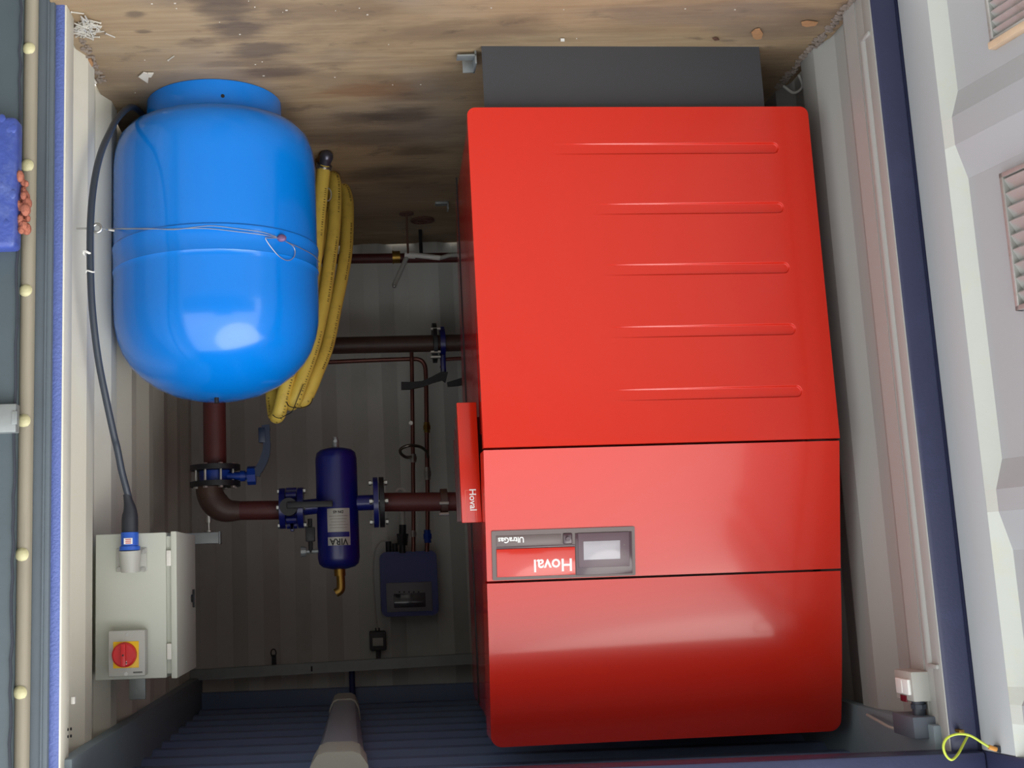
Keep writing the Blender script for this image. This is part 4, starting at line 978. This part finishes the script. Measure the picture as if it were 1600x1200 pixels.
def dots(name, pts, x, lab, r=.0045):
    q = at(pts[0][0], pts[0][1], x=x); t = thing(name, q, lab, 'vent')
    for (u, v) in pts:
        p = at(u, v, x=x); s_ = 1 if x > 0 else -1; b = B(); b.cyl((x + s_ * .002, p.y, p.z), (x - s_ * .0015, p.y, p.z), r, seg=8); b.obj('hole', 'print_black', t)
dots('air_holes', [(1350 + 5.5 * i, 1057 + 8 * j + i) for i in range(3) for j in range(4)], -1.2055, 'cluster of small dark air holes high on the boiler side wall')
dots('air_holes', [(106, 1140), (111, 1139), (106, 1151), (111, 1150)], 1.1695, 'four small dark holes high on the cream jamb', .004)
p = at(1350, 1017, x=-1.19); b = B(); b.cyl((-1.207, p.y, p.z), (-1.195, p.y, p.z), .009, .006, 10); b.obj('wall_stud', 'plastic_grey', label='small round stud high on the boiler side wall', cat='stud')
p = at(112, 1093, x=1.17); b = B(); b.box(1.160, 1.1705, p.y - .008, p.y + .008, p.z - .008, p.z + .012, .002); b.obj('wall_clip', 'plastic_white', label='small white clip high on the cream jamb', cat='clip')
# earth bonding wire
ew = thing('earth_wire', at(1500, 1147, y=-.06), 'green and yellow earth wire looping by the open grey door', 'wire')
b = B(); b.tube(spline([at(u, v, y=y) for u, v, y in ((1512, 1150, -.01), (1505, 1163, -.03), (1497, 1178, -.06), (1487, 1187, -.08), (1478, 1180, -.08), (1474, 1166, -.08), (1480, 1153, -.08), (1496, 1147, -.08), (1515, 1149, -.08), (1534, 1160, -.08), (1547, 1168, -.08))], 6), .0032, 8); b.obj('wire_sheath', 'earth_green', ew)
b = B(); b.cyl(at(1545, 1167, y=-.08), at(1557, 1171, y=-.08), .006, seg=10); b.obj('lug_sleeve', 'lug_orange', ew)
b = B(); p = at(1562, 1171, y=-.08); b.cyl(p + V((.0, .02, 0)), p, .009, seg=10); b.obj('lug_bolt', 'rubber_black', ew)
b = B(); p = at(1503, 1143, y=-.03); b.box(p.x - .007, p.x + .007, -.03, .0, p.z - .004, p.z + .004, .001); b.obj('clip', 'brass', ew)

# ------------------------------------------------------------------ floor debris
nb = B(); nb.cyl((-.019, 0, 0), (.019, 0, 0), .0023, seg=6); nb.cyl((.016, 0, 0), (.019, 0, 0), .0034, seg=8)
nm_ = nb.mesh('nail', mat('nail_grey', (200, 196, 186), .4, metal=.3, var=.05, bump=0))
def nail(u, v, rz, tilt, h, lab, group=None):
    p = at(u, v, z=h); o = D.objects.new('loose_nail', nm_); COL.objects.link(o); put(o, p, None); o.rotation_euler = (0, tilt, rz)
    tag(o, lab, 'nail', group)
for i in range(58):
    a = random.random() * 2 * PI; r = math.sqrt(random.random())
    u = 132 + 20 * r * math.cos(a) + 4; v = 45 + 17 * r * math.sin(a)
    if u < 116: u = 116 + random.random() * 6
    nail(u, v, random.random() * PI, random.uniform(-.2, .2), random.uniform(.004, .013), 'loose pale nail in the heap on the floor by the cream jamb', 'heap of loose nails')
nail(121, 20, -.35, 0, .003, 'single pale nail lying above the heap in the photo, at the jamb')
nail(172, 55, -.9, 0, .003, 'single pale nail lying just apart from the heap')
nail(267, 91, .9, 0, .003, 'single pale nail alone on open plywood in front of the blue tank')
def shard(name, pts, h, m, lab, cat):
    b = B(); pp = [at(u, v, z=.004) for u, v in pts]
    b.prism(pp, lambda p: p, lambda p: p + V((0, 0, h))); b.obj(name, m, label=lab, cat=cat)
shard('paper_scrap', [(216, 119), (224, 112), (233, 114), (232, 121), (231, 129)], .003, 'paper', 'pale torn scrap lying on the floor in front of the blue tank', 'scrap')
shard('paper_scrap', [(231, 113), (240, 113), (236, 119), (232, 119)], .005, 'paper', 'smaller torn scrap tucked against the bigger one', 'scrap')
shard('dry_leaf', [(1174, 50), (1180, 45), (1187, 44), (1192, 51), (1190, 59), (1182, 61), (1177, 58)], .003, 'leaf_brown', 'orange brown dry leaf on the floor beyond the dark plinth', 'leaf')
shard('dry_leaf', [(1252, 34), (1262, 32), (1278, 34), (1274, 39), (1260, 41), (1253, 39)], .003, 'leaf_brown', 'dull flat leaf on the floor near the boiler side wall', 'leaf')
shard('dry_leaf', [(133, 92), (142, 90), (146, 98), (140, 108), (134, 104)], .006, 'leaf_brown', 'brown curled leaf at the foot of the cream wall', 'leaf')
shard('dry_leaf', [(1113, 59), (1120, 58), (1124, 61), (1117, 62)], .004, 'dull_brown', 'tiny dark curled leaf before the plinth', 'leaf')
shard('chip', [(876, 60), (882, 60), (882, 63), (876, 63)], .004, 'plastic_white', 'small white chip lying before the dark plinth', 'scrap')
def cane(name, pts, x, r, m, lab, cat):
    b = B(); b.tube(spline(pts, 6), r, 8); b.obj(name, m, label=lab, cat=cat)
c0 = at(1243, 118, z=.02); cane('bent_wire', [c0 + V((.03, .04, .02)), c0 + V((0, .03, .05)), c0 + V((-.02, 0, .04)), c0 + V((-.0, -.03, .01))], 0, .005, 'plastic_grey', 'bent grey wire hook at the foot of the boiler side wall', 'wire')
c0 = at(138, 122, z=.012); cane('bent_wire', [c0 + V((.02, .03, .03)), c0 + V((.01, .0, .0)), c0 + V((-.01, -.01, .0)), c0 + V((-.02, .02, .01))], 0, .005, 'paper', 'pale curled strip at the foot of the cream wall', 'scrap')
b = B()
for i in range(50):
    x = random.uniform(-1.1, 1.1); y = random.uniform(.0, .9) ** 1.3; r = random.uniform(.0006, .0016)
    if y > .33 and -1.1 < x < 0: continue
    if math.hypot(x - TX, y - TY) < .26: continue
    b.box(x - r * random.uniform(1, 4), x + r, y - r, y + r, .0, .002)
b.obj('floor_crumbs', 'paper', label='tiny pale crumbs scattered over the front of the plywood', cat='debris', kind='stuff')
